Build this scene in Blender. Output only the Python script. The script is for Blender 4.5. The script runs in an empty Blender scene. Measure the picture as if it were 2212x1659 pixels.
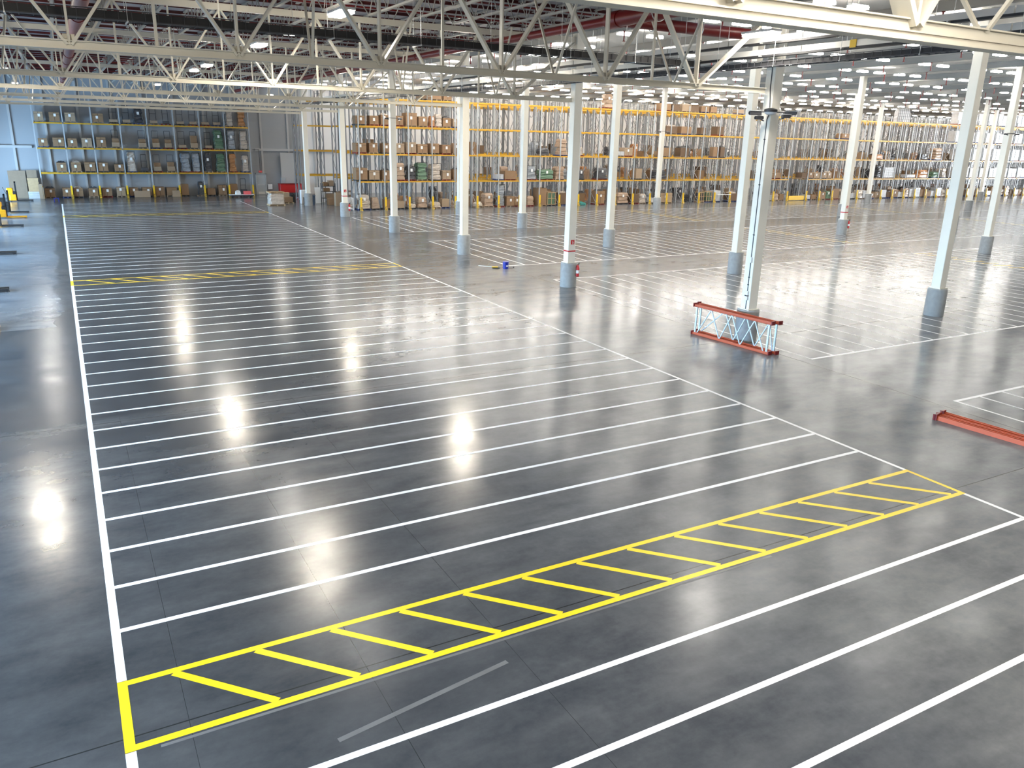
import bpy, math, random
from mathutils import Vector, Matrix
random.seed(7)
S = bpy.context.scene
COL = S.collection
# ---------------------------------------------------------------- camera
H = 6.5
YAW, PITCH, ROLL, FPX = 0.5109693, 0.3022998, 0.0244857, 1713.674
cy, sy, cp, sp = math.cos(YAW), math.sin(YAW), math.cos(PITCH), math.sin(PITCH)
fwd = Vector((sy*cp, cy*cp, -sp)); rt = Vector((cy, -sy, 0)); up = rt.cross(fwd)
cr, sr = math.cos(ROLL), math.sin(ROLL)
r_ = rt*cr + up*sr; u_ = rt*(-sr) + up*cr
cam_d = bpy.data.cameras.new('camera'); cam = bpy.data.objects.new('camera', cam_d); COL.objects.link(cam)
M = Matrix.Identity(4)
for i in range(3):
    M[i][0], M[i][1], M[i][2] = r_[i], u_[i], -fwd[i]
M.translation = (0, 0, H)
cam.matrix_world = M
cam_d.sensor_width = 36; cam_d.lens = FPX/2212*36; cam_d.clip_end = 600; cam_d.clip_start = 0.1
S.camera = cam
# ---------------------------------------------------------------- view, world, daylight
S.view_settings.view_transform = 'Standard'; S.view_settings.look = 'None'
S.view_settings.exposure = 1.68; S.view_settings.gamma = 1; S.view_settings.use_curve_mapping = False
S.cycles.max_bounces = 6; S.cycles.diffuse_bounces = 3; S.cycles.glossy_bounces = 3
S.cycles.transmission_bounces = 2; S.cycles.transparent_max_bounces = 4
S.cycles.caustics_reflective = False; S.cycles.caustics_refractive = False
S.cycles.sample_clamp_indirect = 4.0; S.cycles.use_denoising = True; S.cycles.use_light_tree = True
W = bpy.data.worlds.new('sky'); S.world = W; W.use_nodes = True
bg = W.node_tree.nodes['Background']; bg.inputs[0].default_value = (0.62, 0.8, 1.0, 1); bg.inputs[1].default_value = 0.55
LAMP_E = 13.0      # emission of the roof lamps
def area(name, loc, size, sizey, rot, col, power, spread=None):
    d = bpy.data.lights.new(name, 'AREA'); d.shape = 'RECTANGLE'; d.size = size; d.size_y = sizey
    d.color = col; d.energy = power
    if spread: d.spread = spread
    o = bpy.data.objects.new(name, d); COL.objects.link(o); o.location = loc; o.rotation_euler = rot
    return o
DAY = (0.40, 0.68, 1.0)
DOCK_Y = [4, 15, 26, 37, 48, 59, 70, 81]
for dy in DOCK_Y:   # daylight coming in through the dock openings of the left wall
    area('dock_daylight', (-9.3, dy, 2.0), 7.0, 3.6, (math.radians(62 if dy < 75 else 92), 0, math.radians(-90)), DAY, 900 if dy < 75 else 1000, math.radians(92 if dy < 75 else 140))
for dy in (30, 52):      # daylight through the openings of the far right wall
    area('gate_daylight', (158.2, dy, 3.2), 14, 5.5, (math.radians(90), 0, math.radians(90)), (0.85, 0.93, 1.0), 9000)
# ---------------------------------------------------------------- materials
MATS = {}
def mat(name, col, rough=0.5, metal=0.0, emit=None, es=0, noise=0.0, nscale=4.0, spec=0.5, coat=0.0, alpha=1.0):
    m = bpy.data.materials.new(name); m.use_nodes = True; nt = m.node_tree; b = nt.nodes['Principled BSDF']
    c = (*col, 1)
    b.inputs['Base Color'].default_value = c; b.inputs['Roughness'].default_value = rough
    b.inputs['Metallic'].default_value = metal; b.inputs['Specular IOR Level'].default_value = spec
    b.inputs['Coat Weight'].default_value = coat
    if emit: b.inputs['Emission Color'].default_value = (*emit, 1); b.inputs['Emission Strength'].default_value = es
    if alpha < 1: b.inputs['Alpha'].default_value = alpha
    if noise:
        tc = nt.nodes.new('ShaderNodeTexCoord'); n = nt.nodes.new('ShaderNodeTexNoise'); n.inputs['Scale'].default_value = nscale
        n.inputs['Detail'].default_value = 4
        mx = nt.nodes.new('ShaderNodeMix'); mx.data_type = 'RGBA'
        mx.inputs[6].default_value = tuple(max(0, v*(1-noise)) for v in col)+(1,)
        mx.inputs[7].default_value = tuple(min(1, v*(1+noise)) for v in col)+(1,)
        nt.links.new(tc.outputs['Object'], n.inputs['Vector']); nt.links.new(n.outputs['Fac'], mx.inputs[0])
        nt.links.new(mx.outputs[2], b.inputs['Base Color'])
    MATS[name] = m
    return m
mat('cream', (0.80, 0.755, 0.65), 0.45, noise=.05, nscale=1.5)
mat('truss', (0.66, 0.62, 0.52), 0.5, noise=.06, nscale=1.0)
mat('joist', (0.36, 0.35, 0.32), 0.55)
mat('deck_white', (0.80, 0.78, 0.74), 0.6)
mat('deck_grey', (0.36, 0.36, 0.39), 0.6)
mat('purlin_grey', (0.25, 0.24, 0.22), 0.45)
mat('redpipe', (0.17, 0.008, 0.007), 0.35)
mat('post_shaded', (0.24, 0.25, 0.26), 0.5, noise=.25, nscale=1.5)  # post steel with the shade of the rear rows put into its colour
mat('oxide', (0.075, 0.008, 0.008), 0.5)
mat('pinkpipe', (0.19, 0.065, 0.065), 0.5, noise=.15)
mat('black', (0.012, 0.012, 0.013), 0.5)
mat('dark', (0.05, 0.05, 0.055), 0.5)
mat('galv', (0.62, 0.63, 0.62), 0.38, metal=0.75, noise=.12, nscale=2)
mat('duct', (0.66, 0.65, 0.60), 0.35, metal=0.5, noise=.25, nscale=.7)
mat('post', (0.42, 0.44, 0.45), 0.5, noise=.25, nscale=1.5)
mat('beam', (0.60, 0.33, 0.018), 0.45)
mat('yellow', (0.85, 0.52, 0.02), 0.4)
mat('plinth', (0.30, 0.30, 0.29), 0.8, noise=.25, nscale=6)
mat('card', (0.25, 0.15, 0.078), 0.75, noise=.10, nscale=3)
mat('card_light', (0.33, 0.235, 0.15), 0.75, noise=.08, nscale=3)
mat('card_dark', (0.13, 0.08, 0.045), 0.8, noise=.1)
mat('paper', (0.85, 0.85, 0.83), 0.7)
mat('wood', (0.48, 0.33, 0.18), 0.8, noise=.2, nscale=5)
mat('ply', (0.30, 0.22, 0.15), 0.8, noise=.15, nscale=3)
mat('pallet_blue', (0.03, 0.05, 0.16), 0.7)
mat('pallet_red', (0.22, 0.03, 0.02), 0.7)
mat('wrap', (0.50, 0.43, 0.36), 0.3, noise=.35, nscale=5)
mat('wrap_brown', (0.36, 0.25, 0.17), 0.35, noise=.3, nscale=5)
mat('wrap_orange', (0.38, 0.17, 0.06), 0.35, noise=.3, nscale=5)
mat('wrap_green', (0.10, 0.18, 0.11), 0.35, noise=.35, nscale=5)
mat('wrap_grey', (0.28, 0.30, 0.32), 0.35, noise=.5, nscale=5)
mat('wrap_dark', (0.05, 0.05, 0.055), 0.35, noise=.5, nscale=5)
mat('carton_white', (0.50, 0.50, 0.50), 0.5, noise=.2, nscale=4)
mat('teal', (0.05, 0.28, 0.25), 0.8, noise=.2)
mat('wall_white', (0.80, 0.79, 0.77), 0.6, noise=.03, nscale=.3)
mat('wall_grey', (0.40, 0.42, 0.43), 0.6, noise=.05, nscale=.3)
mat('rib', (0.47, 0.47, 0.46), 0.6)
mat('paint_white', (0.80, 0.81, 0.82), 0.35, noise=.02, nscale=3)
mat('paint_yellow', (0.90, 0.60, 0.008), 0.35, noise=.04, nscale=3)
mat('orange', (0.52, 0.095, 0.035), 0.4, noise=.12)
mat('brace', (0.62, 0.70, 0.76), 0.35, metal=0.5)
mat('blue', (0.01, 0.02, 0.28), 0.4)
mat('red', (0.50, 0.015, 0.015), 0.4)
mat('pink', (0.85, 0.15, 0.15), 0.6)
mat('truck_yellow', (0.85, 0.38, 0.01), 0.4)
mat('grey_door', (0.42, 0.44, 0.44), 0.5)
mat('lamp', (0.9, 0.9, 0.9), 0.5, emit=(1.0, 0.96, 0.89), es=LAMP_E)
mat('lamp_up', (0.9, 0.9, 0.9), 0.5, emit=(1.0, 0.95, 0.86), es=42)
mat('lamp_aisle', (0.9, 0.9, 0.9), 0.5, emit=(1.0, 0.95, 0.90), es=27)
mat('lamp_warm', (0.9, 0.9, 0.9), 0.5, emit=(1.0, 0.91, 0.76), es=125)
mat('lamp_plain', (0.9, 0.9, 0.9), 0.5, emit=(1.0, 0.94, 0.85), es=42)
mat('skylight', (0.6, 0.75, 0.9), 0.1, alpha=.25)
mat('lamp_body', (0.75, 0.75, 0.75), 0.5)
mat('opening', (0.02, 0.02, 0.02), 0.5)
mat('bin', (0.05, 0.09, 0.16), 0.5)
def floor_material():
    m = bpy.data.materials.new('polished_concrete'); m.use_nodes = True; nt = m.node_tree; N = nt.nodes; L = nt.links
    b = N['Principled BSDF']; tc = N.new('ShaderNodeTexCoord')
    def noise(scale, sx=1, sy_=1, det=6, rough=.6):
        mp = N.new('ShaderNodeMapping'); mp.inputs['Scale'].default_value = (sx, sy_, 1); L.new(tc.outputs['Object'], mp.inputs[0])
        n = N.new('ShaderNodeTexNoise'); n.inputs['Scale'].default_value = scale; n.inputs['Detail'].default_value = det
        n.inputs['Roughness'].default_value = rough; L.new(mp.outputs[0], n.inputs['Vector']); return n.outputs['Fac']
    def math_(op, a, c=None, d=None):
        n = N.new('ShaderNodeMath'); n.operation = op
        for i, v in enumerate((a, c, d)):
            if v is None: continue
            if hasattr(v, 'is_output'): L.new(v, n.inputs[i])
            else: n.inputs[i].default_value = v
        return n.outputs[0]
    def rng(v, a, c, lo, hi):
        n = N.new('ShaderNodeMapRange'); L.new(v, n.inputs[0]); n.inputs[1].default_value = a; n.inputs[2].default_value = c
        n.inputs[3].default_value = lo; n.inputs[4].default_value = hi; return n.outputs[0]
    big = noise(.22, 1, 1, 5); mid = noise(1.1, 1, 1.8, 7); fine = noise(9, 1, 1, 8, .7); streak = noise(.9, .25, 1.6, 5)
    v = math_('ADD', math_('MULTIPLY', big, .40), math_('ADD', math_('MULTIPLY', mid, .33), math_('ADD', math_('MULTIPLY', fine, .12), math_('MULTIPLY', streak, .15))))
    ramp = N.new('ShaderNodeValToRGB'); L.new(v, ramp.inputs[0])
    ramp.color_ramp.elements[0].position = .36; ramp.color_ramp.elements[0].color = (0.024, 0.027, 0.032, 1)
    ramp.color_ramp.elements[1].position = .66; ramp.color_ramp.elements[1].color = (0.086, 0.088, 0.090, 1)
    # painted-in light: daylight left of the coating edge, ceiling reflection toward the right
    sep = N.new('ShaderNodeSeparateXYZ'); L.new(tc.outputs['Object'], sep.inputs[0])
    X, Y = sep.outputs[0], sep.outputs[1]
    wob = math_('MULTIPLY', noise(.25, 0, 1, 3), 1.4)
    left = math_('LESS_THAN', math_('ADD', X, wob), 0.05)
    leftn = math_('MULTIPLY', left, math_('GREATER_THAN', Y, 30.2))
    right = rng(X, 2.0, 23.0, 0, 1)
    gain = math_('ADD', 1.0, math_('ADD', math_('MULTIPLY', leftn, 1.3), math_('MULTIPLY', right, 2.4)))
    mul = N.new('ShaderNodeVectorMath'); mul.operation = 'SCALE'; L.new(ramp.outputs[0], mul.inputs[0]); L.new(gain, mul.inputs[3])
    # saw cut joints on the column lines
    def joint(coord, pos, w):
        return math_('LESS_THAN', math_('ABSOLUTE', math_('SUBTRACT', coord, pos)), w)
    j = None
    for c_, p, w in ((Y, 19.42, .012), (Y, 30.3, .01), (Y, 41.3, .01), (Y, 52.4, .01), (Y, 8.35, .01), (X, 19.62, .012), (X, .53, .003), (X, 2.65, .004), (X, 4.49, .003)):
        q = joint(c_, p, w); j = q if j is None else math_('MAXIMUM', j, q)
    haze = None
    for c_, p in ((Y, 19.42), (X, 19.62)):
        q = rng(math_('ABSOLUTE', math_('SUBTRACT', c_, p)), 0, .45, 1, 0); haze = q if haze is None else math_('MAXIMUM', haze, q)
    haze = math_('MULTIPLY', haze, math_('MULTIPLY', mid, .5))
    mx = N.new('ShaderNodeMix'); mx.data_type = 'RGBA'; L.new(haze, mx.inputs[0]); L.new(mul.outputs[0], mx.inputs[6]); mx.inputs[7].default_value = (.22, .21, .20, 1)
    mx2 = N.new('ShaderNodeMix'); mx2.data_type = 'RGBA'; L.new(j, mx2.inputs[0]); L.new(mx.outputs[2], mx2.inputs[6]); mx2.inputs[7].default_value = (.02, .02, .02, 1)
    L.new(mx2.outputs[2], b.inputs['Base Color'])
    L.new(math_('SUBTRACT', rng(noise(.8, 1, 1.6, 2), .3, .7, .18, .26), math_('MULTIPLY', right, .06)), b.inputs['Roughness'])
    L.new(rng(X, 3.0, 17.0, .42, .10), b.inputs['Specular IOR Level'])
    MATS['floor'] = m
floor_material()
def wall_material():
    m = mat('wall_panel', (0.34, 0.355, 0.37), 0.55); nt = m.node_tree; N = nt.nodes; L = nt.links
    tc = N.new('ShaderNodeTexCoord'); w = N.new('ShaderNodeTexWave'); w.wave_type = 'BANDS'; w.bands_direction = 'Z'
    w.inputs['Scale'].default_value = 1.1; L.new(tc.outputs['Object'], w.inputs['Vector'])
    bp = N.new('ShaderNodeBump'); bp.inputs['Strength'].default_value = .04; bp.inputs['Distance'].default_value = .03
    L.new(w.outputs['Fac'], bp.inputs['Height']); L.new(bp.outputs[0], N['Principled BSDF'].inputs['Normal'])
wall_material()
# ---------------------------------------------------------------- mesh helpers
class MB:
    def __init__(s): s.v = []; s.f = []; s.m = []
    def quad(s, pts, mi=0):
        n = len(s.v); s.v += [tuple(p) for p in pts]; s.f.append(tuple(range(n, n+len(pts)))); s.m.append(mi); return s
    def box(s, x0, x1, y0, y1, z0, z1, mi=0):
        n = len(s.v)
        s.v += [(x0,y0,z0),(x1,y0,z0),(x1,y1,z0),(x0,y1,z0),(x0,y0,z1),(x1,y0,z1),(x1,y1,z1),(x0,y1,z1)]
        for q in ((0,3,2,1),(4,5,6,7),(0,1,5,4),(1,2,6,5),(2,3,7,6),(3,0,4,7)):
            s.f.append(tuple(n+i for i in q)); s.m.append(mi)
        return s
    def cbox(s, x0, x1, y0, y1, z0, z1, c, mi=0):   # chamfered box
        n = len(s.v)
        ring = lambda k, z: [(x0+k+c,y0+k,z),(x1-k-c,y0+k,z),(x1-k,y0+k+c,z),(x1-k,y1-k-c,z),(x1-k-c,y1-k,z),(x0+k+c,y1-k,z),(x0+k,y1-k-c,z),(x0+k,y0+k+c,z)]
        for k, z in ((c, z0), (0, z0+c), (0, z1-c), (c, z1)): s.v += ring(k, z)
        for l in range(3):
            for i in range(8):
                j = (i+1) % 8; s.f.append((n+l*8+i, n+l*8+j, n+l*8+8+j, n+l*8+8+i)); s.m.append(mi)
        s.f.append(tuple(n+i for i in range(7, -1, -1))); s.f.append(tuple(n+24+i for i in range(8))); s.m += [mi, mi]
        return s
    def bar(s, p0, p1, w, h, mi=0, upv=None):
        a = Vector(p0); b = Vector(p1); d = (b-a).normalized()
        upv = Vector(upv) if upv else (Vector((0,0,1)) if abs(d.z) < .95 else Vector((0,1,0)))
        sd = d.cross(upv).normalized()*w/2; uu = sd.cross(d).normalized()*h/2
        n = len(s.v)
        for e in (a, b): s.v += [tuple(e-sd-uu), tuple(e+sd-uu), tuple(e+sd+uu), tuple(e-sd+uu)]
        for q in ((0,1,2,3),(7,6,5,4),(0,4,5,1),(1,5,6,2),(2,6,7,3),(3,7,4,0)):
            s.f.append(tuple(n+i for i in q)); s.m.append(mi)
        return s
    def tube(s, p0, p1, r, k=10, mi=0, r1=None, cap=True):
        a = Vector(p0); b = Vector(p1); d = (b-a).normalized(); r1 = r if r1 is None else r1
        upv = Vector((0,0,1)) if abs(d.z) < .9 else Vector((1,0,0))
        x = d.cross(upv).normalized(); y = x.cross(d); n = len(s.v)
        for e, rr in ((a, r), (b, r1)):
            for i in range(k):
                t = 2*math.pi*i/k; s.v.append(tuple(e+x*math.cos(t)*rr+y*math.sin(t)*rr))
        for i in range(k):
            j = (i+1) % k; s.f.append((n+i, n+j, n+k+j, n+k+i)); s.m.append(mi)
        if cap:
            s.f.append(tuple(n+i for i in range(k-1, -1, -1))); s.f.append(tuple(n+k+i for i in range(k))); s.m += [mi, mi]
        return s
    def path(s, pts, r, k=8, mi=0):
        for a, b in zip(pts, pts[1:]): s.tube(a, b, r, k, mi)
        return s
    def lathe(s, prof, k=24, mi=0, cx=0, cy_=0):
        n = len(s.v)
        for (r, z) in prof:
            for i in range(k):
                t = 2*math.pi*i/k; s.v.append((cx+r*math.cos(t), cy_+r*math.sin(t), z))
        for l in range(len(prof)-1):
            for i in range(k):
                j = (i+1) % k; s.f.append((n+l*k+i, n+l*k+j, n+(l+1)*k+j, n+(l+1)*k+i)); s.m.append(mi)
        s.f.append(tuple(n+i for i in range(k-1, -1, -1))); t = n+(len(prof)-1)*k; s.f.append(tuple(t+i for i in range(k))); s.m += [mi, mi]
        return s
    def mesh(s, name, mats, smooth=False):
        me = bpy.data.meshes.new(name); me.from_pydata(s.v, [], s.f)
        if isinstance(mats, str): mats = [mats]
        for m in mats: me.materials.append(MATS[m])
        me.polygons.foreach_set('material_index', s.m)
        if smooth: me.polygons.foreach_set('use_smooth', [True]*len(s.f)); me.set_sharp_from_angle(angle=math.radians(40))
        me.update(); return me
    def obj(s, name, mats, parent=None, smooth=False, loc=None):
        return link(s.mesh(name, mats, smooth), name, parent, loc)
def link(me, name, parent=None, loc=None, rot=None):
    o = bpy.data.objects.new(name, me); COL.objects.link(o)
    if parent: o.parent = parent
    if loc: o.location = loc
    if rot: o.rotation_euler = rot
    return o
def tag(o, label=None, cat=None, group=None, kind=None):
    if label: o['label'] = label
    if cat: o['category'] = cat; o['kind'] = 'thing'
    if group: o['group'] = group
    if kind: o['kind'] = kind
    return o
def thing(name, label, cat, loc=(0, 0, 0), rz=0, group=None):
    o = bpy.data.objects.new(name, None); COL.objects.link(o); o.location = loc; o.rotation_euler = (0, 0, rz)
    o.empty_display_size = .2
    return tag(o, label, cat, group)
def dup(root, loc, rz=0, label=None, group=None):
    n = root.copy(); COL.objects.link(n); n.location = loc; n.rotation_euler = (0, 0, rz)
    if label: n['label'] = label
    if group: n['group'] = group
    for ch in list(root.children):
        c = ch.copy(); COL.objects.link(c); c.parent = n
        for g in list(ch.children):
            d = g.copy(); COL.objects.link(d); d.parent = c
    return n
ORD = ['first','second','third','fourth','fifth','sixth','seventh','eighth','ninth','tenth','eleventh','twelfth','thirteenth','fourteenth','fifteenth','sixteenth','seventeenth','eighteenth','nineteenth','twentieth','twenty-first','twenty-second','twenty-third','twenty-fourth','twenty-fifth','twenty-sixth','twenty-seventh','twenty-eighth','twenty-ninth','thirtieth']
ORD += ['thirty-'+o for o in ORD[:9]] + ['fortieth'] + ['forty-'+o for o in ORD[:9]] + ['fiftieth'] + ['fifty-'+o for o in ORD[:9]] + ['sixtieth'] + ['sixty-'+o for o in ORD[:9]] + ['seventieth'] + ['seventy-'+o for o in ORD[:9]] + ['eightieth'] + ['eighty-'+o for o in ORD[:9]] + ['ninetieth'] + ['ninety-'+o for o in ORD[:9]]
def struct(mb, name, mats, label=None, parent=None):
    o = mb.obj(name, mats, parent)
    if parent is None: o['kind'] = 'structure'
    if label: o['label'] = label
    return o
# ================================================================ setting
XL, XR, YF, YB = -9.6, 158.6, -14.0, 88.6
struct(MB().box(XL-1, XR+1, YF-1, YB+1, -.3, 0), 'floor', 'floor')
FLOOR = bpy.data.objects['floor']
struct(MB().box(XL, 23.3, YB, YB+.3, 0, 12.6), 'wall_back', 'wall_panel')
struct(MB().box(23.3, XR, YB, YB+.3, 0, 12.6), 'wall_back_high', 'wall_white')
struct(MB().box(XL, XR, YF-.3, YF, 0, 12.6), 'wall_front', 'wall_panel')
def wall_with_openings(x0, x1, spans, ztop):
    mb = MB(); y = YF
    for a, b, h in spans:
        mb.box(x0, x1, y, a, 0, 12.6); mb.box(x0, x1, a, b, h, 12.6); y = b
    mb.box(x0, x1, y, YB, 0, 12.6); return mb
struct(wall_with_openings(XL-.3, XL, [(y-3.6, y+3.6, 5.3) for y in DOCK_Y], 12.6), 'wall_left', 'wall_panel')
struct(wall_with_openings(XR, XR+.3, [(22, 38, 6), (44, 60, 6)], 12.6), 'wall_right', 'wall_panel')
struct(MB().box(XL, 20.3, YF, YB, 11.12, 11.3), 'ceiling', 'deck_grey')
struct(MB().box(21.5, XR, YF, YB, 11.33, 11.5), 'ceiling_high', 'deck_white')
sk = MB().box(20.3, 21.5, YF, YB, 11.4, 11.42); struct(sk, 'window_1', 'skylight', 'long roof light strip beside the column line')
struct(MB().box(20.2, 20.3, YF, YB, 11.12, 12.2), 'trim_2', 'deck_white', 'step between the low grey roof and the high white roof')
n = 0
wr = MB()
x = -8.9
while x < XR:
    wr.box(x-.1, x+.1, YB-.16, YB, 0, 11.1); x += 2.78
wr.box(XL, -1.9, YB-.2, YB, 4.45, 4.68); wr.box(18.2, XR, YB-.2, YB, 4.45, 4.68)
o = wr.obj('trim_1', 'rib'); o['kind'] = 'structure'; o['label'] = 'steel posts and rail on the back wall panels'
# ---------------------------------------------------------------- painted floor markings
PW = .0016
def rect(mb, x0, x1, y0, y1, z=PW): mb.quad([(x0,y0,z),(x1,y0,z),(x1,y1,z),(x0,y1,z)])
def diag(mb, xa, ya, xb, yb, w, z=PW):
    d = Vector((xb-xa, yb-ya, 0)).normalized(); nrm = Vector((-d.y, d.x, 0))*w/2
    a = Vector((xa, ya, z)); b = Vector((xb, yb, z)); mb.quad([a-nrm, b-nrm, b+nrm, a+nrm])
LW = .1
P0, PITCHY = 9.37, 1.205
bands = [(-1, 0), (24, 25), (49, 50)]
wl = MB(); by = [(P0+a*PITCHY, P0+b*PITCHY) for a, b in bands]
skip = {k for ab in bands for k in ab}
for k in range(-7, 60):
    if k in skip: continue
    y = P0+k*PITCHY; rect(wl, -.045, 14.76, y-LW/2+.004, y+LW/2-.004)
ys = [0.9]+[v for ab in by for v in (ab[0]-.05, ab[1]+.05)]+[P0+59*PITCHY+.05]
for a, b in zip(ys[::2], ys[1::2]):
    rect(wl, -.155, -.045, a, b); rect(wl, 14.765, 14.855, a, b)
wl.obj('lane_marking', 'paint_white', FLOOR)['label'] = 'white painted lane grid running to the blue wall rack'
for bi, (ya, yb) in enumerate(by):
    yl = MB(); rect(yl, -.155, -.045, ya-.06, yb+.06); rect(yl, 14.765, 14.855, ya-.05, yb+.05)
    rect(yl, -.045, 14.765, ya-LW/2, ya+LW/2); rect(yl, -.045, 14.765, yb-LW/2, yb+LW/2)
    for i in range(14):
        xs = .48+i*1.003; diag(yl, xs, yb-.05, xs+1.03, ya+.05, .105, PW+.0003)
    yl.obj('hatch_marking', 'paint_yellow', FLOOR)['label'] = ('yellow hatched walkway stripe nearest the camera', 'yellow hatched walkway stripe halfway down the lanes', 'yellow hatched walkway stripe close to the wall rack')[bi]
def zone(y0, y1, x0, x1, pitch, nm, top=True, bottom=True, wy=.08, wx=.11):
    z = MB(); k = 0
    while x0+k*pitch < x1:
        x = x0+k*pitch; rect(z, x-wy/2, x+wy/2, y0, y1); k += 1
    if bottom: rect(z, x0-wy/2, x1, y0-wx/2, y0+wx/2, PW+.0002)
    if top: rect(z, x0-wy/2, x1, y1-wx/2, y1+wx/2, PW+.0002)
    z.obj('lane_marking', 'paint_white', FLOOR)['label'] = nm
zone(16.55, 32.05, 20.13, 82, 1.03, 'white lane grid around the camera column')
zone(36.55, 47.15, 20.13, 110, 1.0, 'white lane grid behind the fire extinguisher column')
zone(52.2, 62.8, 20.13, 136, 1.03, 'white lane grid in front of the long rack')
zone(-6, 11.86, 20.3, 60, 1.03, 'white lane grid beside the orange beams', bottom=False)
yd = MB()
for xc, yr in ((47.5, [(17.2, 31.7), (37.2, 46.9), (52.8, 62.4)]), (75.0, [(37.2, 46.9), (52.8, 62.4)]), (102.5, [(52.8, 62.4)])):
    for a, b in yr:
        y = a
        while y < b:
            diag(yd, xc-.42, y+.16, xc+.42, y-.16, .09, PW+.0006); rect(yd, xc-.52, xc-.42, y+.05, y+.3, PW+.0006); rect(yd, xc+.42, xc+.52, y-.3, y-.05, PW+.0006); y += .85
yd.obj('hatch_marking', 'paint_yellow', FLOOR)['label'] = 'small yellow dashes crossing the right lane grids'
mat('residue', (0.12, 0.12, 0.12), 0.4, noise=.3)
rs = MB(); diag(rs, 1.95, 7.25, 4.3, 7.62, .07); diag(rs, .2, 8.06, 9.5, 8.06, .045, PW-.0004)
rs.obj('tape_residue', 'residue', FLOOR)['label'] = 'dull grey trace of removed tape'
# ================================================================ columns
def column(x, y, label, top, extras=(), half=.19, plinth=True):
    t = thing('steel_column', label, 'column', (x, y, 0))
    zb = 1.1 if plinth else 0
    if plinth:
        MB().lathe([(.37, 0), (.375, .03), (.372, 1.04), (.36, 1.08), (.345, 1.1)], 28).obj('concrete_plinth', 'plinth', t, smooth=True)
    sh = MB().cbox(-half, half, -half, half, zb, top, .012)
    sh.obj('shaft', 'cream', t)
    if plinth: MB().box(-.25, .25, -.25, .25, zb, zb+.03).obj('base_plate', 'cream', t)
    if 'ext' in extras:
        MB().box(-.196, .196, -.196, .196, 1.60, 1.66).obj('marker_band', 'red', t)
        s = MB(); s.box(-.09+.02, .09+.02, -.2, -.192, 1.93, 2.13, 0); s.box(-.005+.02, .035+.02, -.203, -.2, 1.95, 2.04, 1); s.box(.01, .03, -.203, -.2, 2.04, 2.09, 1)
        s.obj('extinguisher_sign', ['red', 'paper'], t)
    return t
cols = [
 (19.94, 19.27, 'cream column carrying the camera cluster behind the red frames', 11.3, ('cam',)),
 (19.8, 30.3, 'cream column left of the camera column, red extinguisher on its plinth', 11.1, ('ext',)),
 (19.75, 41.25, 'cream column third along the truss ends, plain plinth', 11.1, ()),
 (19.8, 52.45, 'cream column fourth along the truss ends with small cameras', 11.1, ('cam',)),
 (19.85, 63.7, 'cream column by the corner of the long rack, extinguisher on plinth', 11.1, ('ext',)),
 (19.8, 74.5, 'cream column farthest back, beside the wrapped pallet load', 11.1, ()),
 (30.3, 19.3, 'cream column with broad plinth right of the camera column', 11.33, ()),
 (30.05, 30.3, 'cream column just left behind the camera column', 11.33, ()),
 (29.85, 41.2, 'cream column between the extinguisher column and the camera column', 11.33, ()),
 (29.8, 52.2, 'cream column second row right, in front of rack bay with crates', 11.33, ()),
 (29.8, 63.1, 'cream column hidden behind the third truss column', 11.33, ()),
 (51.8, 30.3, 'cream column at far right with small dark cameras', 11.3, ('cam',)),
 (51.55, 41.3, 'cream column mid right with extinguisher on its plinth', 11.3, ('ext',)),
 (51.8, 52.4, 'cream column standing behind the paired columns at mid right', 11.3, ()),
 (51.25, 63.1, 'cream column near the long rack left of the paired columns', 11.3, ('cam',)),
 (65.0, 41.1, 'cream column half hidden behind the broad plinth column', 11.3, ()),
 (65.0, 52.4, 'cream column peeking out behind the mid right extinguisher column', 11.3, ()),
 (82.5, 63.1, 'cream column near the long rack right of the tunnel bay', 11.3, ()),
 (85.3, 52.6, 'cream column far back behind the broad plinth column', 11.3, ()),
 (104.6, 63.2, 'cream column in front of the white carton bays', 11.3, ()),
 (20.0, 7.6, 'cream column carrying the nearest truss', 11.1, ()),
 (30.2, 8.3, 'cream column beyond the orange beams', 11.33, ())]
for x, y, lb, top, ex in cols:
    t = column(x, y, lb, top, ex)
    if 'ext' in ex:
        e = thing('fire_extinguisher', 'red fire extinguisher hung on the plinth of the ' + {30.3: 'truss column nearest it', 63.7: 'corner rack column', 41.3: 'mid right column'}[y], 'fire extinguisher', (x+.27, y-.33, .48))
        MB().lathe([(.055, 0), (.075, .02), (.078, .42), (.06, .49), (.025, .52), (.02, .56)], 16).obj('cylinder_body', 'red', e, smooth=True)
        MB().lathe([(.08, .16), (.08, .30)], 16).obj('paper_label', 'paper', e)
        MB().bar((-.02, 0, .57), (.1, 0, .62), .03, .03).bar((-.02, 0, .56), (.09, 0, .56), .03, .02).tube((.04, 0, .56), (.1, 0, .3), .012, 6).obj('valve_handle', 'black', e)
# ---- camera clusters
def cctv(name, lbl, loc, rz, s=1.0):
    c = thing(name, lbl, 'security camera', loc, rz)
    MB().cbox(-.075*s, .075*s, -.22*s, .22*s, -.07*s, .07*s, .02*s).obj('housing', 'dark', c)
    MB().box(-.095*s, .095*s, -.3*s, .2*s, .075*s, .09*s).obj('sun_shield', 'lamp_body', c)
    MB().tube((0, .1*s, -.07*s), (0, .28*s, -.12*s), .025*s, 8).obj('bracket', 'dark', c)
    MB().tube((0, -.22*s, 0), (0, -.24*s, 0), .05*s, 12).obj('lens', 'black', c)
    return c
X0, Y0 = 19.94, 19.27
p = thing('camera_dome', 'white and black domed camera pod in the middle of the cluster', 'security camera', (X0-.32, Y0-.3, 7.45), math.radians(-40))
MB().lathe([(.06, -.12), (.15, -.10), (.195, -.035)], 20).obj('dome_base', 'lamp_body', p, smooth=True)
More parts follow.
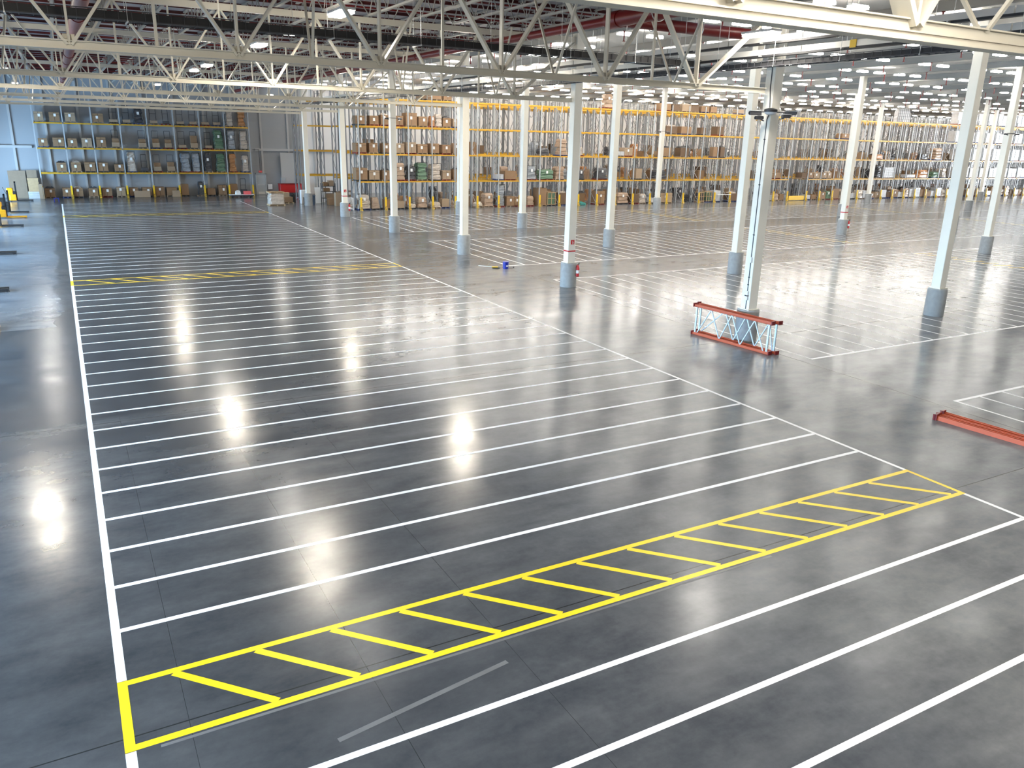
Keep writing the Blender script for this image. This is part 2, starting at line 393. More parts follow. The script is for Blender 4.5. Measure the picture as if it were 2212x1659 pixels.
MB().lathe([(.195, -.035), (.205, .0), (.20, .045), (.16, .06), (.05, .09)], 20).obj('dark_window', 'black', p, smooth=True)
c1 = cctv('bullet_camera', 'dark bullet camera reaching left from the camera column', (X0-.62, Y0+.05, 7.38), math.radians(-115), .85)
cctv('bullet_camera', 'dark bullet camera drooping below the left end of the bracket', (X0-.5, Y0-.02, 7.24), math.radians(-95), .7)
c2 = cctv('bullet_camera', 'dark bullet camera reaching right from the camera column', (X0+.40, Y0-.45, 7.40), math.radians(40), .8)
c3 = cctv('bullet_camera', 'grey bullet camera pointing down at the right end of the bracket', (X0+.24, Y0-.42, 7.30), math.radians(80), .7)
ck = thing('conduit_run', 'dark electric conduit running down the camera column', 'conduit', (X0, Y0, 0))
MB().path([(-.2, -.06, 1.12), (-.2, -.06, 7.2), (-.28, -.2, 7.35)], .014, 8).path([(-.28, -.2, 7.55), (-.22, -.12, 7.8), (-.2, -.06, 8.1), (-.2, -.06, 8.7), (-.24, -.06, 8.8)], .016, 8).obj('pipe', 'dark', ck)
for z in (1.52, 1.65, 2.78): MB().cbox(-.26, -.19, -.13, .0, z-.09, z+.09, .008).obj('junction_box', 'lamp_body', ck)
for z in (1.95, 2.2, 3.6, 5.2, 6.6): MB().box(-.215, -.185, -.09, -.03, z-.015, z+.015).obj('pipe_clip', 'black', ck)
MB().bar((X0-.7, Y0+.02, 7.42), (X0+.6, Y0-.46, 7.42), .03, .03).bar((X0-.1, Y0-.2, 7.42), (X0-.2, Y0-.4, 7.42), .06, .05).obj('camera_bracket', 'dark', ck).matrix_parent_inverse = Matrix.Translation((-X0, -Y0, 0))
for (x, y, z, w) in ((19.8, 52.45, 7.43, 'fourth truss column'), (51.25, 63.1, 7.26, 'column near the long rack'), (51.8, 30.3, 7.35, 'far right column')):
    cctv('bullet_camera', 'small dark camera on the left side of the '+w, (x-.42, y-.1, z), math.radians(-100), .6)
    cctv('bullet_camera', 'small dark camera on the right side of the '+w, (x+.42, y-.3, z), math.radians(60), .6)
    b = MB().bar((x-.42, y-.2, z+.05), (x+.42, y-.2, z+.05), .03, .03).obj('camera_bracket', 'dark'); tag(b, 'black bar holding two cameras on the '+w, 'bracket')
# ================================================================ trusses
ZB, ZT = 8.04, 10.42
NX = [0.5+3.25*k for k in range(-3, 6)]
cw = MB().box(-29.3, 0, -.11, .11, -.1, .1).mesh('bottom_chord', 'truss')
chord_b = MB().box(-29.25, -.2, -.10, .10, -.085, -.065).box(-29.25, -.2, -.10, .10, .065, .085).box(-29.25, -.2, -.05, .05, -.065, .065)
chord_bm = chord_b.mesh('bottom_chord', 'truss'); chord_tm = MB().box(-29.25, 0, -.1, .1, -.1, .1).mesh('top_chord', 'truss')
dg = {}
def member(mb, name, root): return mb.obj(name, 'truss', root)
def dbl(mb, a, b, w, g=.05):       # double angle member: two legs with a slot between
    a = Vector(a); b = Vector(b)
    for s in (-1, 1):
        o_ = Vector((0, s*(w/2+g/2)/1, 0)); mb.bar(a+o_*.6, b+o_*.6, w*.55, w, 0, (0, 1, 0))
    return mb
dR = dbl(MB(), (0, 0, 0), (1.625, 0, ZT-ZB), .10).mesh('diagonal', 'truss')
dL = dbl(MB(), (0, 0, 0), (-1.625, 0, ZT-ZB), .10).mesh('diagonal', 'truss')
dEnd = dbl(MB(), (0, 0, 0), (2.95, 0, ZT-ZB), .12).mesh('diagonal', 'truss')
vM = dbl(MB(), (0, 0, 0), (0, 0, ZT-ZB), .08).mesh('vertical', 'truss')
dR0 = dbl(MB(), (0, 0, 0), (1.625, 0, ZT-ZB), .15, .1).mesh('diagonal', 'truss'); dL0 = dbl(MB(), (0, 0, 0), (-1.625, 0, ZT-ZB), .15, .1).mesh('diagonal', 'truss')
dE0 = dbl(MB(), (0, 0, 0), (2.95, 0, ZT-ZB), .16, .1).mesh('diagonal', 'truss'); vM0 = dbl(MB(), (0, 0, 0), (0, 0, ZT-ZB), .11, .08).mesh('vertical', 'truss')
vT = MB().bar((0, 0, .05), (0, 0, ZT-ZB), .06, .06).mesh('sub_vertical', 'truss')
kA = MB().bar((0, .05, .05), (.35, 1.9, ZT-ZB), .055, .055).mesh('kicker_brace', 'truss')
kB = MB().bar((0, -.05, .05), (-.35, -1.9, ZT-ZB), .055, .055).mesh('kicker_brace', 'truss')
gus = MB().box(-.11, .11, -.015, .015, 0, .12).mesh('gusset_plate', 'truss')
TY = [7.6, 19.27, 30.3, 41.25, 52.45, 63.7, 74.5]
TL = ['nearest cream truss crossing the top right corner', 'cream truss spanning from the left edge to the camera column', 'cream truss ending at the left extinguisher column', 'cream truss ending at the third truss column', 'cream truss ending at the fourth truss column', 'cream truss ending at the rack corner column', 'cream truss ending at the farthest column']
for i, (y, lb) in enumerate(zip(TY, TL)):
    t = thing('roof_truss', lb, 'roof truss', (0, y, 0), 0, 'trusses under the low roof')
    e = 19.75 if i != 6 else 19.7
    link(chord_bm, 'bottom_chord', t, (e, 0, ZB)); link(chord_tm, 'top_chord', t, (19.9, 0, ZT))
    if i == 0: MB().box(-9.4, 19.7, -.13, .13, -.19, -.165).box(-9.4, 19.7, -.07, .07, -.165, -.085).obj('lower_flange', 'truss', t, loc=(0, 0, ZB))
    A, B_, V_, E_ = (dL0, dR0, vM0, dE0) if i == 0 else (dL, dR, vM, dEnd)
    for x in NX:
        link(A, 'diagonal', t, (x-.04, 0, ZB)); link(V_, 'vertical', t, (x, 0, ZB))
        link(E_ if x > 16 else B_, 'diagonal', t, (x+.04, 0, ZB)); link(gus, 'gusset_plate', t, (x, .0, ZB+.08))
    for k, x in enumerate(NX[:-1]+[16.75]):
        xm = x+1.62 if x < 16 else 15.9
        if x < 16 and k % 2 == 1: link(vT, 'sub_vertical', t, (xm, 0, ZB))
        elif x < 16 or i < 8: link(kA, 'kicker_brace', t, (xm, 0, ZB)); link(kB, 'kicker_brace', t, (xm, 0, ZB))
# ---- bar joists over the trusses
jl = 10.9
def joist_mesh(L, b0, b1, dz):
    j = MB(); j.box(-.06, .06, 0, L, .62, .67); j.box(-.06, .06, b0, L-b1, -.02, .04)
    n = 10; s = (L-b0-b1)/n; y = b0
    j.bar((0, .1, .64), (0, b0, .0), .03, .03); j.bar((0, L-.1, .64), (0, L-b1, .0), .03, .03)
    for k in range(n):
        j.bar((0, y, .01), (0, y+s/2, .63), .028, .028); j.bar((0, y+s/2, .63), (0, y+s, .01), .028, .028); y += s
    return j.mesh('bar_joist', 'joist')
jm = {}
yy = [-3.6]+TY+[88.5]
for a, b in zip(yy, yy[1:]):
    L = round(b-a, 2)
    if L not in jm: jm[L] = joist_mesh(L, 1.1, 1.1, 0)
    for k in range(-5, 12):
        x = .5+1.625*k
        if x > 19.3 or x < -9: continue
        o = link(jm[L], 'bar_joist', None, (x, a, 10.44)); tag(o, 'slim cream bar joist running between the trusses under the low roof', 'joist', 'bar joists under the low roof')
# ---- red oxide purlins under the deck
pm = MB().box(-9.5, 20.1, -.10, .10, -.02, .0).box(-9.5, 20.1, -.012, .012, -.1, -.02).mesh('roof_purlin', 'oxide')
y = 3.2
while y < 88:
    o = link(pm, 'roof_purlin', None, (0, y, 11.12)); tag(o, 'dark red strip running across under the low grey deck', 'purlin', 'red purlins under the low roof'); y += 1.84
# ---- red sprinkler branch pipes of the low roof
sm = MB().tube((-9.4, 0, 0), (18.8, 0, 0), .035, 8)
for k in range(10): sm.tube((-7.4+2.9*k, 0, 0), (-7.4+2.9*k, 0, -.14), .02, 6)
smm = sm.mesh('sprinkler_branch', 'redpipe')
y = 5.0
while y < 87:
    o = link(smm, 'sprinkler_branch', None, (0, y, 10.92)); tag(o, 'thin dark red sprinkler pipe with drops under the low deck', 'pipe', 'sprinkler branch pipes of the low roof'); y += 3.68
# ---- mains
def pipe_thing(name, label, mats, segs, hang=()):
    t = thing(name, label, 'pipe', (0, 0, 0))
    for nm, p0, p1, r, m in segs: MB().tube(p0, p1, r, 20).obj(nm, m, t, smooth=True)
    for (x, y, z, r) in hang:
        h = MB(); k = 10; pts = [(x+math.cos(a)*(r+.03), y, z+math.sin(a)*(r+.03)) for a in [math.pi+math.pi*i/k for i in range(k+1)]]
        h.path(pts, .018, 6); h.tube((x-r-.03, y, z), (x-r-.03, y, 11.1), .012, 6); h.tube((x+r+.03, y, z), (x+r+.03, y, 11.1), .012, 6)
        h.obj('pipe_hanger', 'galv', t)
    return t
RX, RZ, RY = 16.1, 10.12, 22.6
t = pipe_thing('sprinkler_main', 'thick dark red main pipe turning above the camera column', 'redpipe',
  [('near_run', (RX, -6, RZ), (RX, RY, RZ), .23, 'redpipe'), ('far_run', (RX, RY+.25, RZ), (RX, 86, RZ), .14, 'redpipe'), ('cross_run', (RX, RY, RZ), (23.4, RY, RZ), .19, 'redpipe'),
   ('elbow_collar', (RX, RY-.3, RZ), (RX, RY+.3, RZ), .26, 'redpipe'), ('riser', (23.3, RY, RZ), (23.3, RY, 11.33), .15, 'redpipe')],
  [(RX, 20.4, RZ, .23), (RX, 28, RZ, .14), (RX, 36, RZ, .14), (RX, 44, RZ, .14), (RX, 52, RZ, .14)])
for y in (31, 39, 47, 55, 63): MB().tube((RX, y, RZ), (RX, y+.2, RZ), .165, 18).obj('coupling', 'redpipe', t, smooth=True)
for x in (17.6, 19.6, 22.2):
    h = MB(); k = 10; h.path([(x, RY+math.cos(a)*.22, RZ+math.sin(a)*.22) for a in [math.pi+math.pi*i/k for i in range(k+1)]], .018, 6)
    h.tube((x, RY-.22, RZ), (x, RY-.22, 11.1), .012, 6); h.tube((x, RY+.22, RZ), (x, RY+.22, 11.1), .012, 6); h.obj('pipe_hanger', 'galv', t)
t = pipe_thing('insulated_pipe', 'dusty pink wide pipe near the left edge of the roof', 'pinkpipe', [('pipe_run', (1.15, -6, 9.95), (1.15, 87, 9.95), .22, 'pinkpipe')])
for y in [4+5.5*k for k in range(15)]: MB().tube((1.15, y, 9.95), (1.15, y+.1, 9.95), .25, 20).obj('pipe_ring', 'redpipe', t, smooth=True)
# ---- cable trays
def tray(name, label, L, axis, loc, w=.5, h=.2):
    t = thing(name, label, 'cable tray', loc, 0 if axis == 'x' else math.radians(90))
    fr = MB(); 
    for s in (-1, 1):
        for z in (0, h): fr.bar((0, s*w/2, z), (L, s*w/2, z), .022, .022)
    k = 0.0
    while k < L:
        fr.bar((k, -w/2, 0), (k, w/2, 0), .014, .014); fr.bar((k, -w/2, 0), (k, -w/2, h), .014, .014); fr.bar((k, w/2, 0), (k, w/2, h), .014, .014); k += .28
    fr.obj('wire_basket', 'dark', t)
    MB().box(0, L, -w/2+.03, w/2-.03, .012, h-.02).obj('black_cables', 'black', t)
    hg = MB()
    for s in (-1, 1): hg.tube((0, s*(w/2+.02), 0), (0, s*(w/2+.02), 11.12-loc[2]), .007, 5)
    hm = hg.bar((0, -w/2-.04, -.02), (0, w/2+.04, -.02), .03, .03).mesh('hanger', 'galv'); k = 1.5
    while k < L: link(hm, 'hanger', t, (k, 0, 0)); k += 2.4
    return t
tray('cable_tray', 'black cable tray crossing behind the first full truss', 28.2, 'x', (-9.3, 21.8, 8.82))
tray('cable_tray', 'black cable tray running along the column line toward the back', 72, 'y', (19.2, 5.0, 8.70), .34, .15)
def busway(label, z, y0, y1):
    t = thing('busway', label, 'busway', (19.2, y0, z), 0)
    y = 0
    while y < y1-y0-.1:
        MB().box(-.09, .09, y, min(y+3, y1-y0)-.04, .03, .19).obj('silver_housing', 'duct', t); y += 3
    MB().box(-.1, .1, 0, y1-y0, -.03, .03).obj('black_rail', 'black', t)
    hm = MB().tube((0, 0, .19), (0, 0, 11.12-z), .008, 5).bar((-.2, 0, .0), (.2, 0, .0), .04, .03).mesh('hanger', 'galv')
    for k in range(int((y1-y0)/3)): link(hm, 'hanger', t, (0, 1.5+3*k, 0))
    MB().box(-.11, -.08, 7.1, 7.3, .0, .2).obj('yellow_tag', 'yellow', t)
busway('lower silver busbar duct with black underside beside the columns', 9.0, 8.6, 66)
busway('upper silver busbar duct with black underside beside the columns', 9.36, 8.6, 44)
# ================================================================ lamps
def lamp_meshes(w, l, m_, up_, k_=.27):
    body = MB().cbox(-w*k_, w*k_, -l/2, l/2, .02, .09, .01).mesh('housing', 'lamp_body')
    lens = MB().box(-w/2+.03, w/2-.03, -l/2+.03, l/2-.03, -.05, .018)
    if k_ < .4:
        for s in (-1, 1): lens.box(min(s*w*.29, s*(w/2-.02)), max(s*w*.29, s*(w/2-.02)), -l/2+.04, l/2-.04, .019, .03, 1)
    lens = lens.mesh('lens', [m_, 'lamp_up'])
    rods = MB().tube((0, 0, .09), (0, 0, up_), .008, 5).mesh('suspension_rod', 'galv')
    return body, lens, rods
LM = lamp_meshes(.32, .86, 'lamp', .325)
LB_ = lamp_meshes(.32, 1.0, 'lamp_aisle', .325); LW_ = lamp_meshes(.42, 1.2, 'lamp_warm', 1.6, .5); LP_ = lamp_meshes(.42, 1.2, 'lamp_plain', 1.6, .5)
def make_lamp(loc, rz, label, group, LM=LM):
    t = thing('high_bay_lamp', label, 'lamp', loc, rz, group)
    for m_, n_ in zip(LM, ('housing', 'lens', 'suspension_rod')): link(m_, n_, t)
    return t
def seen(p, mg=40):
    v = Vector(p)-Vector((0, 0, H)); d = v.dot(fwd)
    if d < 1: return None
    x, y = 1106+v.dot(r_)/d*FPX, 829.5-v.dot(u_)/d*FPX
    return d if (-mg < x < 2212+mg and -mg < y < 1659+mg) else None
proto = None
low = [((7.05, y), 'lamp in the middle row of the low roof') for y in (22.3, 27.3, 32.3, 44.2, 48.2, 66.2)] + \
      [((x, y), '') for x, y in ((18.3, 18.4), (17.3, 36.2), (17.3, 55.3), (17.2, 75.9), (-2.2, 36.2), (-2.0, 56.5), (-2.0, 58.0), (-2.1, 75), (9.2, 5.6), (7.05, 7.0), (7.05, 1.5), (17.3, 2.0), (0.2, 2.0), (1.0, -4.0), (12.0, -4.0), (-2.0, 13.0), (12.5, -.5))]  # trailing entries are unseen lamps added to light the foreground and a truss
STRONG = {(7.05, 27.3), (7.05, 44.2), (7.05, 66.2), (17.3, 36.2), (17.3, 55.3), (-2.2, 36.2), (7.05, 1.5), (17.3, 2.0), (-2.0, 13.0)}
LL = {(7.05, 22.3): 'bright lamp right above the black cable tray, crossed by a truss diagonal',
 (7.05, 27.3): 'small lamp glow showing above the black cable tray', (7.05, 32.3): 'single lamp just under the black cable tray', (7.05, 44.2): 'lamp between the first and second long trusses',
 (7.05, 48.2): 'lamp left of the one between the long trusses, farther off', (7.05, 66.2): 'farthest lamp of the low roof over the lanes', (18.3, 18.4): 'long bright lamp glaring beside the camera column top',
 (17.3, 36.2): 'lamp over the right lane edge behind the second truss', (17.3, 55.3): 'lamp over the right lane edge behind the fourth truss', (17.2, 75.9): 'lamp lighting the wrapped pallet area', (-2.2, 36.2): 'lamp at the left edge over the dark aisle',
 (-2.0, 56.5): 'nearer of two small lamps at the left edge', (-2.0, 58.0): 'farther of two small lamps at the left edge', (-2.1, 75): 'lamp over the parked pallet trucks', (9.2, 5.6): 'lamp close to the nearest truss', (7.05, 7.0): 'added unseen lamp right beside the nearest truss', (7.05, 1.5): 'added unseen lamp overhead in the middle', (17.3, 2.0): 'added unseen lamp overhead toward the columns', (0.2, 2.0): 'added unseen lamp overhead toward the docks', (1.0, -4.0): 'added unseen lamp behind the viewer toward the docks', (12.0, -4.0): 'added unseen lamp behind the viewer toward the columns', (-2.0, 13.0): 'added unseen lamp overhead near the dock side', (12.5, -.5): 'added unseen lamp straight above the camera position'}
for (x, y), _ in low:
    t = make_lamp((x, y, 9.5), 0, LL[(x, y)], 'lamps of the low roof', LW_ if (x, y) in STRONG else LP_)
hi = []
rows = [9.4, 14.9, 20.4, 25.9, 31.4, 36.9, 42.4, 48.0, 53.5, 59.2]
for ri, y in enumerate(rows):
    x = 23.0; q = ri
    while x < 150:
        hi.append((x, y, 11.0)); hi.append((x+1.65, y, 11.0)); x += 5.3
        if q % 3 == 0: hi.append((x-2.0, y, 11.0))
        q += 1
for y in (65.5, 71.0, 83.0):  # rearmost row is added to brighten the white back wall
    x = 24.0
    while x < 150: hi.append((x, y, 11.0)); x += 2.1
vis = sorted([(seen(p), p) for p in hi if seen(p)]); off = [p for p in hi if not seen(p)]
for d, p in vis[:300]:
    back = p[1] > 60
    make_lamp(p, math.radians(90), 'white lamp in the close rows against the far white wall' if back else 'white lamp hung between the grey beams of the high roof', 'lamps in rows before the back wall' if back else 'lamps of the high roof', LB_ if back else LM)
def merged(name, pts, label, lm_='lamp'):
    b, l = MB(), MB()
    for (x, y, z) in pts:
        b.box(x-.43, x+.43, y-.09, y+.09, z+.02, z+.09); l.box(x-.4, x+.4, y-.13, y+.13, z-.05, z+.02)
    t = thing(name, label, 'lamp'); t['kind'] = 'stuff'
    for mb, n_, m_ in ((b, 'housings', 'lamp_body'), (l, 'lenses', lm_)): mb.obj(n_, m_, t)['kind'] = 'stuff'
merged('high_bay_lamps', [p for _, p in vis[300:] if p[1] < 60] + [p for p in off if p[0] < 75 and 0 < p[1] < 60], 'remaining distant white lamps of the high roof')
merged('aisle_lamps', [p for _, p in vis[300:] if p[1] > 60] + [p for p in off if p[0] < 75 and p[1] > 60], 'lamps in close rows over the distant rack aisles', 'lamp_aisle')
# ================================================================ high roof beams and sprinkler drops
gm = MB().box(-.10, .10, YF+.1, YB-.1, 0, .02).box(-.06, .06, YF+.1, YB-.1, .02, .33).mesh('roof_beam', 'purlin_grey')
x = 22.3
while x < XR:
    o = link(gm, 'roof_beam', None, (x, 0, 11.0)); tag(o, 'grey steel beam running toward the back under the high white roof', 'beam', 'long beams under the high roof')
    x += 5.3
dm = MB().tube((0, 0, -.4), (0, 0, 0), .032, 6).lathe([(.06, -.43), (.06, -.4)], 8).lathe([(.06, -.03), (.06, 0)], 8)
dmm = dm.mesh('sprinkler_drop', 'redpipe')
drops = []
x = 22.3
while x < 150:
    y = 14.5 + (x*7.3 % 1.8)
    while y < 63: drops.append((x, y, 11.0)); y += 3.05
    x += 5.3
dv = sorted([(seen(p, 0), p) for p in drops if seen(p, 0)])[:280]
for _, p in dv:
    o = link(dmm, 'sprinkler_drop', None, p); tag(o, 'short dark red sprinkler drop hanging from the high roof', 'sprinkler', 'sprinkler drops of the high roof')
# ================================================================ racks
def frame_mesh(hgt, depth, m='post', step=1.0):
    f = MB()
    for y in (0, depth): f.box(-.05, .05, y-.04 if y else 0, y+.04 if y else .08, 0, hgt)
    z = .2; s = 0
    while z+step < hgt:
        a, b = (.06, depth-.04) if s % 2 == 0 else (depth-.04, .06)
        f.bar((0, a, z), (0, b, z+step), .035, .035); z += step; s += 1
    f.box(-.03, .03, .06, depth, .15, .19); f.box(-.03, .03, .06, depth, hgt-.3, hgt-.26)
    f.box(-.09, .09, -.04, .1, 0, .012)
    return f.mesh('upright_frame', m)
def guard_mesh():
    g = MB(); g.box(-.075, .075, -.16, -.045, 0, 1.1, 0)
    return g.mesh('post_guard', 'yellow')
def foot_mesh():
    f = MB(); f.quad([(-.1,-.30,.0),(.1,-.30,.0),(.1,-.165,.32),(-.1,-.165,.32)], 1)
    f.quad([(-.1,-.30,.0),(-.1,-.165,.32),(-.1,-.165,0)], 1); f.quad([(.1,-.30,.0),(.1,-.165,0),(.1,-.165,.32)], 1)
    for k in range(3):
        z = .02+k*.1; py = lambda q: -.306+q*.135/.32
        f.quad([(-.1, py(z), z), (.1, py(z+.04), z+.04), (.1, py(z+.09), z+.09), (-.1, py(z+.05), z+.05)], 0)
    return f.mesh('hazard_foot', ['black', 'yellow'])
GM, FM = guard_mesh(), foot_mesh()
def beam_mesh(L, depth=1.1, both=True):
    b = MB(); b.box(.05, L-.05, -.03, .02, -.06, .06); b.box(.05, L-.05, -.035, -.03, .02, .035)
    if both: b.box(.05, L-.05, depth-.02, depth+.03, -.06, .06)
    for x in (.055, L-.075): b.box(x, x+.02, -.055, -.03, -.11, .08)
    n_ = max(2, int(L/1.1))
    for k in range(n_): b.box(L*(k+.5)/n_-.04, L*(k+.5)/n_+.04, .02, depth-.02, -.01, .03)
    return b.mesh('shelf_beam', 'beam')
def rack(name, label, x0, pitch, nb, y, depth, hgt, levels, guards=True, per_bay=True, skip=(), post='post', fm=None):
    t = thing(name, label, 'pallet rack', (x0, y, 0))
    fm = fm or frame_mesh(hgt, depth, post)
    for k in range(nb+1):
        link(fm, 'upright_frame', t, (k*pitch, 0, 0))
        if guards:
            g = link(GM, 'post_guard', t, (k*pitch, 0, 0)); link(FM, 'hazard_foot', g)
    bm = beam_mesh(pitch, depth) if per_bay else beam_mesh(pitch*nb, depth)
    for z in levels:
        if per_bay:
            for k in range(nb):
                if (k, z) in skip: continue
                link(bm, 'shelf_beam', t, (k*pitch, 0, z))
        else: link(bm, 'shelf_beam', t, (0, 0, z))
    return t
rack('pallet_rack', 'yellow and steel rack standing against the blue-lit back wall', -1.52, 2.372, 8, 87.2, 1.05, 8.9, [2.25, 4.47, 6.7])
RP = 2.272; LV = [2.42, 4.72, 7.04, 9.32]
f99 = frame_mesh(10.0, 1.1)
rack('pallet_rack', 'long yellow rack front left of the tunnel bay', 22.83, RP, 23, 68.6, 1.1, 10, LV, fm=f99)
rack('pallet_rack', 'long yellow rack front right of the tunnel bay', 78.3, RP, 24, 68.6, 1.1, 10, LV, fm=f99)
bt = thing('tunnel_beams', 'yellow beams bridging the tunnel between the two long racks', 'rack beam', (75.09, 68.6, 0))
bmm = beam_mesh(3.21, 1.1)
for z in LV[1:]: link(bmm, 'shelf_beam', bt, (0, 0, z))
rn = ['second', 'third', 'fourth', 'fifth', 'sixth']
f105 = frame_mesh(10.3, 1.1, 'post_shaded', step=1.3); fred = frame_mesh(10.3, 1.1, 'oxide', step=1.3)
for i, y in enumerate((69.95, 73.9, 75.3, 79.3, 80.7)):
    a = [('left of', 22.83, 23), ('right of', 78.3, 24)]
    for sd, x0, nb in a:
        ex = 1 if (y > 79 and sd[0] == 'l') else 0
        rack('pallet_rack', '%s rack row back from the front, %s the tunnel' % (ORD[i+1], sd), x0-ex*RP+(.55 if i % 2 and not ex else 0), RP, nb+ex, y, 1.1, 10.3, LV, False, False, fm=f105)

# ================================================================ loads
def lump(w, d, h, rnd, amp=.05, nl=7, top=.75, k=18):
    m = MB(); rg = random.Random(rnd); ph = rg.random()*6
    for l in range(nl+1):
        z = h*l/nl; q = 1.0 if l < nl-1 else (.93 if l == nl-1 else top)
        if l > 0: q *= 1-.10*rg.random()*(l/nl)
        for i in range(k):
            t = 2*math.pi*(i+.5)/k; c, s = math.cos(t), math.sin(t)
            e = .28; sx = math.copysign(abs(c)**e, c); sy_ = math.copysign(abs(s)**e, s)
            j = 1+amp*(rg.random()-.5)
            m.v.append((w/2*sx*q*j, d/2*sy_*q*j+d/2, z+(0 if l in (0,) else amp*.5*(rg.random()-.5))))
    for l in range(nl):
        for i in range(k):
            j = (i+1) % k; m.f.append((l*k+i, l*k+j, (l+1)*k+j, (l+1)*k+i)); m.m.append(0)
    m.f.append(tuple(range(k-1, -1, -1))); m.f.append(tuple(nl*k+i for i in range(k))); m.m += [0, 0]
    return m
def open_box(w, d, h, rg):
    b = MB(); x = w/2; th = .015
    b.box(-x, x, 0, th, 0, h); b.box(-x, x, d-th, d, 0, h); b.box(-x, -x+th, th, d-th, 0, h); b.box(x-th, x, th, d-th, 0, h); b.box(-x+th, x-th, th, d-th, 0, h-.08-.1*rg.random())
    return b
STY = {'b': ('cardboard_box', 'brown box with white paper label', 'box'), 'p': ('cardboard_box', 'plain brown cardboard box', 'box'), 'f': ('hoop_cart', 'light carton on black hoop cart', 'cart'),
 'F': ('hoop_cart', 'dark bin on black hoop cart', 'cart'), 'd': ('wrapped_load', 'black wrapped load', 'load'), 's': ('wrapped_load', 'brown shrink-wrapped load', 'load'),
 'w': ('wrapped_load', 'shiny clear-wrapped load', 'load'), 'o': ('wrapped_load', 'orange-brown wrapped load', 'load'), 'g': ('wrapped_load', 'green wrapped load', 'load'), 'y': ('wrapped_load', 'grey film-wrapped load', 'load'),
 'c': ('carton_stack', 'stack of white cartons', 'cartons'), 'k': ('wooden_crate', 'open slatted wooden crate', 'crate'), 't': ('netting_heap', 'heap of teal netting', 'netting')}
WM = {'d': 'wrap_dark', 's': 'wrap_brown', 'w': 'wrap', 'o': 'wrap_orange', 'g': 'wrap_green', 'y': 'wrap_grey'}
palm = {}
def pallet_mesh(w, d, m):
    key = (round(w, 1), round(d, 1), m)
    if key not in palm:
        p = MB()
        for k in range(3): y = k*(d-.1)/2; p.box(-w/2, w/2, y, y+.1, .0, .02)
        for k in range(3): x = -w/2+k*(w-.1)/2; p.box(x, x+.1, 0, d, .02, .10)
        for k in range(5): y = k*(d-.12)/4; p.box(-w/2, w/2, y, y+.12, .10, .12)
        palm[key] = p.mesh('pallet', m)
    return palm[key]
